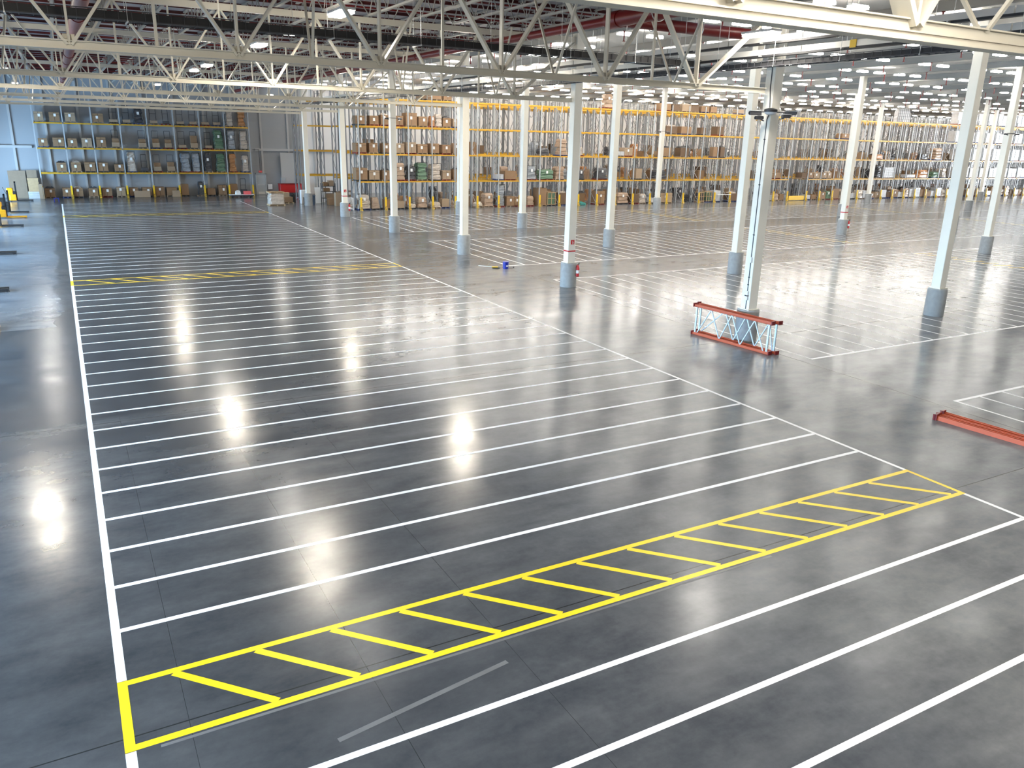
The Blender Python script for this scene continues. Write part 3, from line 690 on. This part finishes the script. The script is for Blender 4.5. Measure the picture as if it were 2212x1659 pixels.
def load(x, y, z, w, h, sty, where, rnd, pal=True, d=None, rz=0):
    rg = random.Random(rnd); nm, desc, cat = STY[sty]; d = d or min(1.0, max(.6, w*1.05))
    if pal and sty not in 't':
        pm_ = rg.choice(['ply', 'ply', 'pallet_blue', 'pallet_red', 'dark'])
        pw = max(w+.06, .85) if w < 1.2 else w
        o = link(pallet_mesh(pw, d, pm_), 'pallet', None, (x, y, z), (0, 0, rz))
        tag(o, '%s pallet under the %s' % ({'ply': 'wooden', 'pallet_blue': 'dark blue', 'pallet_red': 'dark red', 'dark': 'black'}[pm_], where), 'pallet')
        z += .121
    t = thing(nm, desc+', '+where, cat, (x, y, z), rz)
    if sty in 'bp':
        m_ = rg.choice(['card', 'card', 'card', 'card_light', 'card_dark']) if sty == 'p' else rg.choice(['card', 'card', 'card_light'])
        if rg.random() < .5: open_box(w, d, h, rg).obj('carton', m_, t)
        else: MB().cbox(-w/2, w/2, 0, d, 0, h, .012).obj('carton', m_, t)
        if sty == 'b':
            lx = (rg.random()-.5)*w*.25; lz = h*(.55+.2*rg.random())
            MB().box(lx-.095, lx+.095, -.006, .0, lz-.12, lz+.12).box(lx-.07, lx+.07, -.008, -.006, lz+.02, lz+.03).obj('paper_label', 'paper', t)
            MB().box(-.012, .012, -.004, 0, .01, h-.01).box(-w/2, w/2, -.004, 0, h*.74, h*.76).obj('strap', 'black', t)
        if rg.random() < .25:
            q = lump(w*.8, d*.8, .16, rnd+5, .3, 3, .5); o = q.obj('bagged_contents', rg.choice(['wrap_dark', 'wrap']), t, loc=(0, d*.1, h-.04))
    elif sty in 'fF':
        ch = min(h*.55, .5)
        MB().cbox(-w/2, w/2, 0, d*.8, 0, ch, .01).obj('carton', 'card_light' if sty == 'f' else 'dark', t)
        if h > .7 and sty == 'f': MB().cbox(-w/2+.03, w/2-.03, .15, d*.8, ch, h, .01).obj('upper_carton', 'card', t)
        fr = MB(); top = 1.55
        for s in (-1, 1): fr.tube((s*w*.42, d*.85, 0), (s*w*.42, d*.85, top), .022, 6)
        fr.tube((-w*.42, d*.85, top), (w*.42, d*.85, top), .022, 6); fr.tube((-w*.42, d*.85, top*.6), (w*.42, d*.85, top*.6), .016, 6)
        fr.box(-w/2, w/2, 0, d*.9, -.01, .03); fr.obj('hoop_frame', 'black', t)
    elif sty in WM:
        zz = 0; q = None; nl_ = max(1, round(h/.38)); hl = h/nl_
        gb = MB()
        for k in range(nl_):
            lw = w*(1 if k == 0 else .78+.24*rg.random()); g2 = lump(lw, d*(.8+.2*rg.random()), hl*1.06, rnd*7+k, .16 if sty in 'dgyw' else .07, 5, .8)
            ox = (rg.random()-.5)*(w-lw)*.8; n0 = len(gb.v)
            gb.v += [(vx+ox, vy, vz+zz) for vx, vy, vz in g2.v]; gb.f += [tuple(n0+j for j in f_) for f_ in g2.f]; gb.m += g2.m; zz += hl
        gb.obj('wrapped_goods', WM[sty], t, smooth=False)
        if sty in 'dgyw' and h > 1.05:
            fr = MB()
            for s in (-1, 1): fr.tube((s*w*.46, -.02, 0), (s*w*.46, -.02, h+.12), .02, 6)
            fr.tube((-w*.46, -.02, h+.12), (w*.46, -.02, h+.12), .02, 6); fr.obj('hoop_frame', 'black', t)
        if rg.random() < .6: MB().box(-.1, .1, -.03, -.02, h*.6, h*.6+.25).obj('paper_label', 'paper', t)
    elif sty == 'c':
        b = MB(); nx, nz = max(1, round(w/.42)), max(1, round(h/.32))
        for i in range(nx):
            for k in range(nz):
                j = rg.random()*.02; b.cbox(-w/2+i*w/nx+.006, -w/2+(i+1)*w/nx-.006, j, d-.02, k*h/nz+.004, (k+1)*h/nz-.004, .008)
        b.obj('cartons', 'carton_white', t)
    elif sty == 'k':
        b = MB(); x_ = w/2
        for px in (-x_, -.03, x_-.06):
            b.box(px, px+.06, 0, .04, 0, h); b.box(px, px+.06, d-.04, d, 0, h)
        for pz in (0, h/2-.03, h-.06):
            b.box(-x_, x_, -.02, 0, pz, pz+.06); b.box(-x_, x_, d, d+.02, pz, pz+.06); b.box(-x_, -x_+.03, 0, d, pz, pz+.06); b.box(x_-.03, x_, 0, d, pz, pz+.06)
        b.obj('crate_frame', 'wood', t)
        MB().box(-x_+.1, x_-.1, .1, d-.1, 0, h*.9).obj('crate_contents', 'wrap_green' if rnd % 2 else 'wrap_dark', t)
    elif sty == 't':
        lump(w, .8, h*.6, rnd, .35, 4, .4).obj('netting', 'teal', t)
    return t
ITEMS = {
'L3':[(-1.01,0.73,0.79,'b'),(0.25,0.84,0.76,'b'),(1.52,0.84,0.77,'b'),(3.81,0.89,0.77,'b'),(5.12,0.7,0.53,'f'),(6.22,0.65,0.53,'f'),(7.28,0.81,1.31,'d'),(8.61,0.65,0.52,'f'),(9.71,0.57,0.51,'F'),(11.0,0.65,0.49,'f'),(12.18,0.67,0.52,'f'),(13.3,0.71,0.49,'f'),(14.41,0.67,0.52,'f'),(15.63,0.69,1.47,'w'),(16.82,0.7,1.56,'o')],
'L2':[(-0.95,0.75,0.71,'b'),(0.31,0.92,0.78,'b'),(1.44,0.79,0.73,'b'),(2.63,0.84,0.79,'b'),(3.84,0.82,0.89,'b'),(5.08,0.65,0.8,'f'),(7.41,0.67,0.78,'f'),(8.61,0.65,0.84,'f'),(9.72,0.63,0.79,'f'),(11.0,0.7,0.54,'f'),(12.11,0.67,1.19,'f'),(13.46,0.65,0.52,'f'),(14.45,0.93,1.72,'g'),(15.66,0.77,1.71,'y'),(16.86,0.79,1.67,'w')],
'L1':[(0.27,0.79,0.77,'b'),(1.48,0.82,0.8,'b'),(2.64,0.9,0.82,'b'),(3.74,0.86,0.79,'b'),(5.12,0.78,0.64,'b'),(6.25,0.81,1.7,'w'),(7.38,0.59,0.62,'F'),(8.53,0.66,0.8,'f'),(9.77,0.68,0.87,'f'),(11.16,0.9,1.68,'y'),(12.11,0.75,1.65,'y'),(13.24,0.64,1.71,'d'),(14.49,0.9,1.68,'g'),(15.65,0.7,1.69,'o'),(16.88,0.67,1.5,'w')],
'L0':[(-0.96,0.82,0.76,'b'),(0.45,0.76,0.77,'b'),(1.38,0.78,0.77,'b'),(2.65,0.79,0.74,'b'),(3.83,0.83,0.73,'b'),(5.05,0.77,0.82,'b'),(6.18,0.75,0.76,'b'),(7.37,0.87,0.76,'b'),(8.52,0.84,0.81,'b'),(9.61,0.93,0.73,'p'),(10.86,0.67,1.06,'p'),(12.38,0.55,1.23,'d'),(13.35,0.77,0.62,'p'),(14.45,0.78,0.95,'b'),(15.55,0.75,1.05,'p'),(16.58,0.58,1.18,'F')],
'R3':[(23.02,0.82,0.68,'b'),(24.27,0.79,0.71,'b'),(25.23,0.69,0.79,'b'),(26.58,0.7,0.77,'b'),(27.71,1.03,1.05,'b'),(28.81,0.84,0.78,'b'),(29.71,0.48,0.82,'o'),(30.34,0.62,0.99,'w'),(31.12,0.78,0.72,'b'),(31.99,0.54,0.69,'b'),(57.01,1.46,0.71,'p'),(59.0,1.38,0.72,'p'),(61.39,0.69,0.67,'p'),(63.84,0.94,0.84,'p'),(84.06,1.37,0.56,'b')],
'R2':[(23.03,0.94,0.77,'b'),(24.14,0.76,0.78,'b'),(25.34,0.73,0.77,'b'),(26.61,0.78,0.79,'b'),(27.66,0.93,0.9,'b'),(28.73,0.97,0.75,'b'),(29.92,0.86,0.83,'b'),(31.09,0.83,0.74,'b'),(32.06,0.59,0.89,'b'),(41.55,1.04,0.55,'d'),(43.64,1.02,1.46,'s'),(45.68,0.5,0.72,'w'),(50.56,0.95,0.41,'c'),(51.59,1.01,0.78,'b'),(56.61,1.13,0.85,'p'),(59.02,1.16,0.86,'p'),(63.36,0.59,1.02,'p'),(64.42,0.6,1.02,'p'),(90.84,1.31,0.49,'o'),(99.83,1.35,0.66,'d'),(102.61,1.54,1.39,'s')],
'R1':[(23.03,1.02,0.99,'b'),(24.17,0.96,0.78,'b'),(25.29,0.74,0.79,'b'),(26.62,0.83,1.4,'s'),(27.64,0.81,1.16,'d'),(28.68,1.01,1.39,'g'),(30.05,1.0,1.28,'w'),(31.1,0.84,0.78,'b'),(32.07,0.6,0.89,'p'),(36.66,0.73,0.46,'c'),(37.78,1.24,0.74,'p'),(40.11,1.09,1.14,'y'),(41.84,1.63,0.87,'g'),(43.37,1.03,1.16,'s'),(45.86,0.71,0.86,'d'),(48.45,1.3,1.03,'d'),(53.1,0.76,1.01,'p'),(56.05,1.58,0.82,'d'),(73.0,1.57,0.59,'b'),(77.89,1.1,0.6,'p'),(78.88,0.77,0.61,'b'),(79.9,0.99,0.61,'b'),(81.21,0.78,0.61,'b'),(82.1,0.72,0.62,'b'),(91.2,0.94,1.48,'d'),(93.19,1.99,1.25,'c'),(97.63,1.66,0.36,'c'),(100.1,2.12,0.93,'o'),(102.69,1.39,0.68,'g'),(104.48,1.14,1.11,'w')],
'R0':[(23.19,1.14,1.15,'w'),(24.23,0.78,0.91,'s'),(25.29,0.47,0.76,'p'),(26.54,0.76,0.62,'p'),(27.7,0.69,0.3,'w'),(28.71,0.98,0.86,'s'),(30.06,0.96,0.41,'w'),(30.99,0.72,0.72,'p'),(34.47,0.71,0.31,'w'),(35.5,0.99,1.17,'s'),(36.81,0.73,1.88,'y'),(37.85,0.88,0.87,'b'),(38.02,0.55,0.79,'b'),(40.08,0.76,0.84,'s'),(41.39,1.01,1.61,'p'),(42.49,0.98,1.22,'k'),(43.83,0.85,1.14,'p'),(46.08,1.02,0.46,'t'),(48.38,0.99,1.26,'b'),(51.25,1.46,1.03,'s'),(52.88,0.82,0.9,'p'),(53.84,0.89,0.87,'w'),(55.05,0.73,0.48,'c'),(57.03,1.55,0.97,'b'),(61.97,0.71,1.01,'k'),(63.08,0.77,1.06,'k'),(64.3,0.9,1.15,'c'),(66.71,1.05,0.81,'p'),(72.49,0.72,0.56,'c'),(73.43,0.96,0.65,'s'),(74.36,0.66,0.65,'p'),(78.81,0.83,0.48,'c'),(79.85,0.84,0.53,'p'),(81.28,1.15,0.82,'b'),(82.38,0.8,0.87,'g'),(83.66,1.17,1.17,'p'),(85.01,1.11,1.08,'w'),(86.7,1.06,0.6,'c')],
'R4':[(28.81,0.72,0.34,'p'),(30.14,0.93,0.56,'p'),(31.2,0.77,0.5,'b'),(48.77,1.01,1.22,'s'),(55.98,1.38,0.65,'p'),(57.34,0.9,0.62,'p'),(58.81,1.26,0.63,'p'),(59.27,1.0,0.69,'p'),(61.37,1.08,0.57,'p'),(62.59,0.84,0.57,'p'),(66.55,0.84,0.42,'p')],
}
WH = {'L3': "blue wall rack's top shelf", 'L2': "blue wall rack's middle shelf", 'L1': "blue wall rack's lowest shelf", 'L0': "blue wall rack's floor level",
 'R4': 'top beams of the long rack', 'R3': "long rack's third shelf", 'R2': "long rack's second shelf", 'R1': "long rack's lowest shelf", 'R0': "long rack's floor level"}
ZL = {'L0': 0.0, 'L1': 2.31, 'L2': 4.53, 'L3': 6.76, 'R0': 0.0, 'R1': 2.48, 'R2': 4.78, 'R3': 7.1, 'R4': 9.38}
rg0 = random.Random(3)
for y_ in (0,):
    x = 88.2
    k = 0
    while x < 131:
        if not any(abs(x-i[0]) < .9 for i in ITEMS['R0']): ITEMS['R0'].append((round(x, 2), .85+.15*rg0.random(), .6+.6*rg0.random(), rg0.choice('bppcswcbpc')))
        x += 1.02 if k % 2 == 0 else 1.25; k += 1
    for key in ('R1', 'R2', 'R3', 'R4'):
        x = 105.85 if key != 'R1' else 106.0; k = 0
        while x < 131:
            if rg0.random() < .93: ITEMS[key].append((round(x, 2), .98, (1.3 if key in 'R4R2' else 1.15)+.25*rg0.random(), 'c'))
            x += 1.06 if k % 2 == 0 else 1.212; k += 1
kk = 0
for key, its in ITEMS.items():
    its.sort()
    base = 87.26 if key[0] == 'L' else 68.66
    last = -99
    for i, (x, w, h, s) in enumerate(its):
        kk += 1
        if x-w/2 < last: x = last+w/2+.03
        last = x+w/2+.02
        load(x, base, ZL[key], w, h, s, '%s along on %s' % (ORD[min(i, len(ORD)-1)], WH[key]), kk, pal=True)
# deeper loads glimpsed in the rows behind
dk = 0
for (row, yb) in (('second', 70.0), ('third', 73.95), ('fifth', 79.35)):
    for zl, nmz in ((0.0, 'floor level'), (2.48, 'lowest shelf'), (4.78, 'second shelf')):
        x = 24.2+.55*(row == 'third'); k = 0; i = 0
        while x < 128:
            if rg0.random() < (.42 if zl < 1 else .22):
                dk += 1
                load(x, yb, zl, .85, .55+.7*rg0.random(), rg0.choice('ppsdpyo'), "%s along on %s, %s rack row" % (ORD[min(i, len(ORD)-1)], nmz, row), 900+dk, pal=False); i += 1
            x += 1.06 if k % 2 == 0 else 1.212; k += 1
            if 74.5 < x < 79: x = 79.4
# wire mesh cage on the top beams
def cage(x, label):
    t = thing('wire_cage', label, 'wire cage', (x, 68.7, 9.4))
    g = MB(); w = 2.9; h = 2.0
    for k in range(9):
        for yy_ in (0, 1.0): g.bar((-w/2+w*k/8, yy_, 0), (-w/2+w*k/8, yy_, h), .03, .03)
    for k in range(7):
        for yy_ in (0, 1.0): g.bar((-w/2, yy_, h*k/6), (w/2, yy_, h*k/6), .025, .025)
    g.obj('mesh_panels', 'dark', t)
    lump(w*.85, .8, h*.8, 77, .1, 6, .8).obj('white_bundles', 'carton_white', t, loc=(0, .1, 0))
cage(94.6, 'tall wire cage with white bundles on the top beams')
# ================================================================ things around the floor
# red rack frames standing on edge beside the camera column
def edge_frame(xo, label, yA, yB, zig0):
    t = thing('rack_upright', label, 'rack frame', (18.9+xo, yA, 0), 0)
    dx, dy = .32, yB-yA; L = math.hypot(dx, dy); t.rotation_euler = (math.radians(0), 0, math.atan2(dy, dx))
    for nm, z in (('lower_post', 0.0), ('upper_post', .98)):
        p = MB(); p.box(0, L, -.045, .045, z, z+.018); p.box(0, L, -.045, -.030, z, z+.09); p.box(0, L, .030, .045, z, z+.09)
        for k in range(int(L/.1)): p.box(k*.1+.03, k*.1+.055, -.047, -.045, z+.03, z+.06)
        p.obj(nm, 'orange', t)
        for e in (0, L): MB().box(e-.015, e+.015, -.09, .09, z-.0, z+.13).obj('foot_plate', 'redpipe', t)
    pts = [(.14, .06), (.14, 1.0)]
    a = zig0; zz = [(.18, 0), (a+.45, 1), (a+.9, 0), (a+1.35, 1), (a+1.8, 0), (a+2.3, 1), (a+2.75, 0)]
    for (x0, s0), (x1, s1) in zip(zz, zz[1:]):
        MB().bar((x0, 0, .06+.94*s0), (min(x1, L-.2), 0, .06+.94*s1), .03, .03, 0, (0, 1, 0)).obj('zigzag_brace', 'brace', t)
    for xx in (.1, L-.14): MB().bar((xx, 0, .04), (xx, 0, 1.0), .06, .04, 0, (0, 1, 0)).obj('end_brace', 'brace', t)
    return t
edge_frame(0, 'front one of two orange-red rack frames on edge by the camera column', 20.75, 17.45, .3)
edge_frame(.27, 'rear one of two orange-red rack frames against the column plinth', 20.85, 17.4, .75)
# orange beams on the floor
def floor_beam(x, y0, y1, dx, z, label):
    t = thing('rack_beam', label, 'rack beam', (x, y0, z)); t.rotation_euler = (0, 0, math.atan2(y1-y0, dx)); L = math.hypot(y1-y0, dx)
    MB().box(0, L, -.045, .045, 0, .02).box(0, L, -.045, -.032, .02, .11).box(0, L, .032, .045, .02, .11).obj('beam_body', 'orange', t)
    for e in (0, L): MB().box(e-.02, e+.02, -.1, .06, 0, .15).box(e-.05, e+.05, -.1, -.085, .0, .15).obj('end_plate', 'redpipe', t)
floor_beam(18.43, 11.15, 7.6, .33, .0, 'orange beam lying on the floor, farthest left of three')
floor_beam(18.62, 11.2, 7.6, .33, .0, 'orange beam lying on the floor, middle of three')
floor_beam(18.86, 11.25, 7.6, .30, .0, 'orange beam lying on the floor, nearest the lane grid')
# bucket, roller
t = thing('paint_bucket', 'dark blue plastic bucket standing by the lane corner', 'bucket', (19.5, 35.75, 0))
MB().lathe([(.13, 0), (.14, .01), (.155, .34), (.165, .345), (.165, .365), (.15, .37)], 24).obj('bucket_body', 'blue', t, smooth=True)
MB().box(-.05, .05, -.158, -.15, .12, .2).obj('paper_label', 'paper', t)
t = thing('floor_mop', 'yellow and black mop head lying left of the blue bucket', 'mop', (19.1, 36.05, 0), math.radians(-20))
MB().cbox(-.2, .2, -.06, .06, .0, .05, .01).obj('mop_pad', 'black', t); MB().cbox(-.22, .1, -.05, .05, .05, .09, .01).obj('mop_clamp', 'yellow', t)
MB().tube((-.05, 0, .08), (-.85, .55, .05), .014, 8).obj('handle', 'paper', t)
o = MB().lathe([(.03, 0), (.03, .05)], 10).obj('tape_roll', 'black', None, loc=(20.05, 35.9, 0)); tag(o, 'tiny black tape roll right of the blue bucket', 'tape')
# pallet trucks
def pallet_truck(x, y, m, fork, label, big=False):
    t = thing('pallet_truck', label, 'pallet truck', (x, y, 0))
    for s in (-1, 1):
        f = MB(); f.box(-1.25, 0, s*.2-.09, s*.2+.09, .05, .12); f.box(-.12, 0, s*.2-.06, s*.2+.06, .04, .1); f.obj('fork', fork, t)
        MB().tube((-.12, s*.2-.03, .05), (-.12, s*.2+.03, .05), .05, 12).obj('wheel', 'dark', t)
    b = MB(); b.cbox(-1.75, -1.25, -.35, .35, .08, .62, .04); b.cbox(-1.95, -1.45, -.3, .3, .08, .95 if not big else 1.15, .05); b.obj('power_unit', m, t)
    MB().cbox(-1.5, -1.24, -.3, .3, .4, .85, .03).obj('battery_cover', 'black', t)
    h = MB(); h.tube((-1.95, 0, .5), (-2.2, 0, 1.15), .03, 8); h.tube((-2.2, -.17, 1.2), (-2.2, .17, 1.2), .025, 8); h.tube((-2.2, -.17, 1.2), (-2.17, 0, 1.1), .02, 6); h.tube((-2.2, .17, 1.2), (-2.17, 0, 1.1), .02, 6)
    h.obj('tiller_handle', 'dark', t)
    if big:
        MB().box(-1.3, -1.2, -.25, -.2, .1, 1.7).box(-1.3, -1.2, .2, .25, .1, 1.7).box(-1.3, -1.2, -.25, .25, 1.62, 1.7).obj('mast', 'black', t)
    MB().tube((-1.7, -.06, .09), (-1.7, .06, .09), .09, 14).obj('drive_wheel', 'dark', t)
pallet_truck(-2.3, 84.1, 'truck_yellow', 'black', 'yellow pallet truck parked by the leaning boards', True)
pallet_truck(-2.4, 72.8, 'black', 'black', 'black stacker truck parked behind the orange one', True)
pallet_truck(-2.45, 68.9, 'truck_yellow', 'truck_yellow', 'orange pallet truck with orange forks by the left edge', True)
pallet_truck(-2.5, 62.8, 'black', 'black', 'black pallet truck in front of the orange one')
pallet_truck(-2.48, 49.3, 'truck_yellow', 'black', 'pallet truck showing only black fork tips at the left edge')
pallet_truck(-2.38, 38.0, 'truck_yellow', 'black', 'pallet truck with black fork tips, second nearest at left')
pallet_truck(-2.36, 30.6, 'truck_yellow', 'truck_yellow', 'nearest pallet truck at the left edge, orange tips')
# boards and crates by the wall corner
def lean(name, label, cat, x0, x1, y, h, m, tilt=.25, th=.03):
    t = thing(name, label, cat, ((x0+x1)/2, y, 0)); w = (x1-x0)/2
    o = MB().box(-w, w, -th, 0, 0, h).obj('board', m, t); o.rotation_euler = (-math.atan(tilt/h), 0, 0); return t
lean('plywood_sheet', 'tall plywood sheet leaning on the wall left of the rack', 'board', -4.15, -2.75, 87.9, 2.45, 'ply')
lean('plywood_sheet', 'second plywood sheet leaning behind the wooden crate', 'board', -2.65, -1.85, 87.9, 2.5, 'ply')
t = thing('wooden_crate', 'tall pale wooden crate beside the blue wall rack', 'crate', (-2.2, 86.9, .62))
b = MB().box(-.42, .42, 0, .5, 0, 1.2).box(-.46, .46, -.03, 0, 1.1, 1.2).box(-.46, .46, -.03, 0, .75, .83).box(-.46, .46, -.03, 0, 0, .08).obj('crate_box', 'wood', t)
t = thing('tray_stack', 'stack of pale plastic trays under the wooden crate', 'trays', (-2.25, 86.85, 0))
b = MB(); [b.cbox(-.45, .45, 0, .6, k*.155, k*.155+.15, .015) for k in range(4)]; b.obj('trays', 'carton_white', t)
t = thing('board_bundle', 'narrow bundle of brown boards beside the first rack post', 'boards', (-1.8, 86.6, 0)); MB().box(-.02, .28, 0, .35, 0, 1.3).box(.3, .36, 0, .3, 0, 1.05).obj('boards', 'card_light', t)
t = thing('step_stool', 'small dark blue stool at the corner of the lane grid', 'stool', (-.5, 83.0, 0)); MB().box(-.2, .2, -.15, .15, .28, .33).box(-.2, -.15, -.15, .15, 0, .28).box(.15, .2, -.15, .15, 0, .28).obj('stool_frame', 'blue', t)
for i_, (x, l_) in enumerate(((6.5, 'left pale panel leaning on the boxes under the wall rack'), (7.2, 'right pale panel of the pair leaning under the wall rack'), (9.95, 'single pale panel leaning farther right under the wall rack'))):
    lean('leaning_panel', l_, 'panel', x-.36, x+.36, 86.75, .62, 'card_light', .12)
# door in the back wall and wall fittings
d1 = struct(MB().box(18.12, 19.02, 88.37, 88.43, 0, 2.1), 'door_1', 'grey_door')
d1.name = 'door_1'
MB().box(18.2, 18.95, 88.34, 88.37, .98, 1.04).obj('push_bar', 'galv', d1)
MB().box(18.25, 18.9, 88.35, 88.37, .05, .3).obj('kick_plate', 'duct', d1)
fr = MB().box(18.02, 18.12, 88.3, 88.45, 0, 2.2).box(19.02, 19.12, 88.3, 88.45, 0, 2.2).box(18.02, 19.12, 88.3, 88.45, 2.1, 2.2); fr.obj('door_frame', 'grey_door', d1)
o = MB().cbox(18.38, 18.72, 88.28, 88.36, 2.26, 2.46, .01).obj('exit_sign', 'pink'); tag(o, 'small red exit light above the grey door', 'sign')
o = MB().path([(18.55, 88.36, 2.46), (18.55, 88.36, 4.6), (17.9, 88.36, 4.6)], .02, 6).obj('conduit_pipe', 'dark'); tag(o, 'thin dark conduit rising from the exit light', 'conduit')
o = MB().cbox(19.25, 19.7, 88.3, 88.42, .55, 1.05, .01).obj('wall_cabinet', 'paper'); tag(o, 'small white cabinet on the wall right of the grey door', 'cabinet')
o = MB().cbox(20.65, 21.15, 88.2, 88.42, 1.1, 1.75, .02).obj('electric_box', 'wall_grey'); tag(o, 'grey electric box above the red container', 'box')
t = thing('electric_wall_panel', 'pale tall panel framed on the wall above the red container', 'panel', (21.6, 88.3, 0)); MB().box(-.9, 1.0, -.05, 0, 1.0, 4.3).obj('panel_face', 'rib', t); MB().box(.55, .6, -.09, -.05, 1.0, 8.5).box(.7, .73, -.09, -.05, 1.0, 8.5).obj('wall_conduits', 'dark', t)
t = thing('dock_container', 'dark red long steel container against the back wall', 'container', (21.45, 87.3, 0))
MB().cbox(-1.15, 1.15, 0, .9, .25, 1.15, .02).obj('tub', 'red', t); MB().box(-1.1, 1.1, .03, .87, 0, .25).obj('skid', 'dark', t); MB().box(-1.2, 1.2, -.03, .93, 1.12, 1.18).obj('rim', 'redpipe', t)
# wrapped pallet loads in the open corner
t = thing('wrapped_load', 'clear-wrapped pallet load with an empty pallet on top, by far column', 'load', (17.0, 74.6, .13))
lump(1.35, 1.15, .95, 501, .05, 9, .92).obj('wrapped_goods', 'wrap', t)
o = link(pallet_mesh(1.4, 1.2, 'wood'), 'pallet', None, (17.0, 74.6, 0)); tag(o, 'pale wooden pallet under the wrapped load in the open corner', 'pallet')
o = link(pallet_mesh(1.4, 1.2, 'wood'), 'pallet', None, (17.0, 74.6, 1.1)); tag(o, 'pale wooden pallet lying on top of the wrapped load', 'pallet')
o = link(pallet_mesh(1.0, 1.0, 'wood'), 'pallet', None, (18.55, 76.8, 0)); tag(o, 'wooden pallet under the brown cartons in the open corner', 'pallet')
t = thing('cardboard_box', 'lower brown carton on the pallet behind the wrapped load', 'box', (18.55, 76.85, .125)); MB().cbox(-.42, .42, 0, .8, 0, .45, .01).obj('carton', 'card', t)
t = thing('cardboard_box', 'upper small brown carton behind the wrapped load', 'box', (18.4, 76.9, .58)); MB().cbox(-.28, .28, 0, .6, 0, .42, .01).obj('carton', 'card_light', t)
t = thing('draped_stand', 'black draped stand between the cartons and the bins', 'stand', (19.15, 77.4, 0)); lump(.42, .4, .85, 91, .2, 6, .35).obj('drape', 'black', t)
t = thing('waste_bin', 'square black waste bin in the open corner', 'bin', (19.75, 74.95, 0)); MB().cbox(-.22, .22, -.1, .3, 0, .62, .03).obj('bin_body', 'black', t); MB().box(-.24, .24, -.12, .32, .62, .66).obj('lid', 'dark', t)
t = thing('waste_bin', 'round grey-blue waste bin beside the square black bin', 'bin', (20.32, 75.15, 0)); MB().lathe([(.24, 0), (.3, .8), (.32, .82), (.32, .86), (.28, .86)], 20).obj('bin_body', 'bin', t, smooth=True)
o = MB().cbox(19.6, 20.5, 76.2, 76.7, .0, 1.25, .02).obj('charging_cabinet', 'paper'); tag(o, 'pale blue-white cabinet at the foot of the farthest column', 'cabinet')
lean('white_board', 'white board leaning in front of the rack rows', 'board', 21.0, 21.6, 76.4, 1.5, 'paper', .3)
lean('white_board', 'second white board leaning farther right', 'board', 21.8, 22.2, 77.4, 1.3, 'paper', .3)
load(21.95, 74.3, 0, .62, .6, 'p', 'standing on the floor right of the leaning boards', 601, pal=False)
load(22.25, 73.2, 0, .5, 1.2, 'p', 'tall on the floor beside the corner column', 602, pal=False)
t = thing('shelf_cart', 'dark shelf cart loaded with small boxes at the rack corner', 'cart', (22.0, 75.6, 0)); f = MB()
for x in (-.6, .6):
    for y in (0, .6): f.box(x-.03, x+.03, y-.03, y+.03, 0, 1.9)
for z in (.5, 1.1, 1.6): f.box(-.62, .62, -.02, .62, z, z+.04)
f.obj('shelf_frame', 'dark', t); t.location.x = 22.1
for i, (x, z, w, h) in enumerate(((-.3, 1.64, .4, .35), (.25, 1.64, .45, .5), (-.2, 1.14, .6, .3), (.1, .54, .8, .4))):
    q = thing('cardboard_box', ('left small', 'right tall', 'middle', 'bottom wide')[i]+' box on the dark shelf cart', 'box', (22.1+x, 75.65, z)); MB().cbox(-w/2, w/2, 0, .5, 0, h, .01).obj('carton', 'card_light' if i % 2 else 'card', q)
t = thing('mesh_bin', 'pale wire-sided bin left of the first long rack bay', 'bin', (21.9, 68.9, 0)); b = MB()
b.box(-.38, .38, 0, .7, .1, .14); b.box(-.38, -.3, 0, .7, 0, .1); b.box(.3, .38, 0, .7, 0, .1)
for k in range(7): b.box(-.38+.126*k-.01, -.38+.126*k+.01, -.01, .01, .1, 1.05)
for k in range(7): b.box(-.38, .38, -.01, .01, .1+.15*k, .12+.15*k)
b.box(-.38, -.34, 0, .7, .1, 1.05).box(.34, .38, 0, .7, .1, 1.05).box(-.38, .38, .66, .7, .1, 1.05); b.obj('bin_frame', 'wall_white', t); MB().box(-.3, .3, .08, .6, .14, .5).obj('bin_contents', 'card_light', t)
t = thing('floor_scrubber', 'long low black cart with white cloth before the wall rack end', 'cart', (15.9, 85.2, 0)); MB().cbox(-1.15, 1.15, -.35, .35, .12, .24, .03).obj('deck', 'dark', t); MB().cbox(-1.2, 1.2, -.4, .4, .24, .28, .01).obj('white_rim', 'paper', t)
MB().cbox(.2, .9, -.3, .3, .28, .6, .02).obj('red_case', 'pink', t); lump(.5, .4, .35, 12, .3, 4, .4).obj('white_cloth', 'paper', t, loc=(-.35, -.2, .28))
for x in (-.9, .9): MB().tube((x, -.3, .08), (x, .3, .08), .08, 12).obj('wheel', 'black', t)
t = thing('barrier_plate', 'yellow floor barrier across the tunnel bay', 'barrier', (76.7, 68.5, 0)); MB().cbox(-1.3, 1.3, 0, .1, .05, .55, .02).obj('barrier_face', 'yellow', t)
o = MB().cbox(63.9, 65.9, 68.2, 68.5, .82, .88, .01).obj('shelf_plate', 'paper'); tag(o, 'white flat plate resting in the long rack near the slatted crates', 'plate')
# braces on the back wall
for x in (83.0, 44.0):
    t = thing('wall_brace', 'crossed steel brace high on the back wall, %s' % ('right half' if x > 60 else 'left half'), 'brace', (x, 88.53, 0)); MB().bar((-2.8, 0, 8.8), (2.8, 0, 11.2), .12, .12).obj('brace_bar', 'rib', t); MB().bar((2.8, 0, 11.2), (7.5, 0, 8.8), .12, .12).obj('brace_bar', 'rib', t)
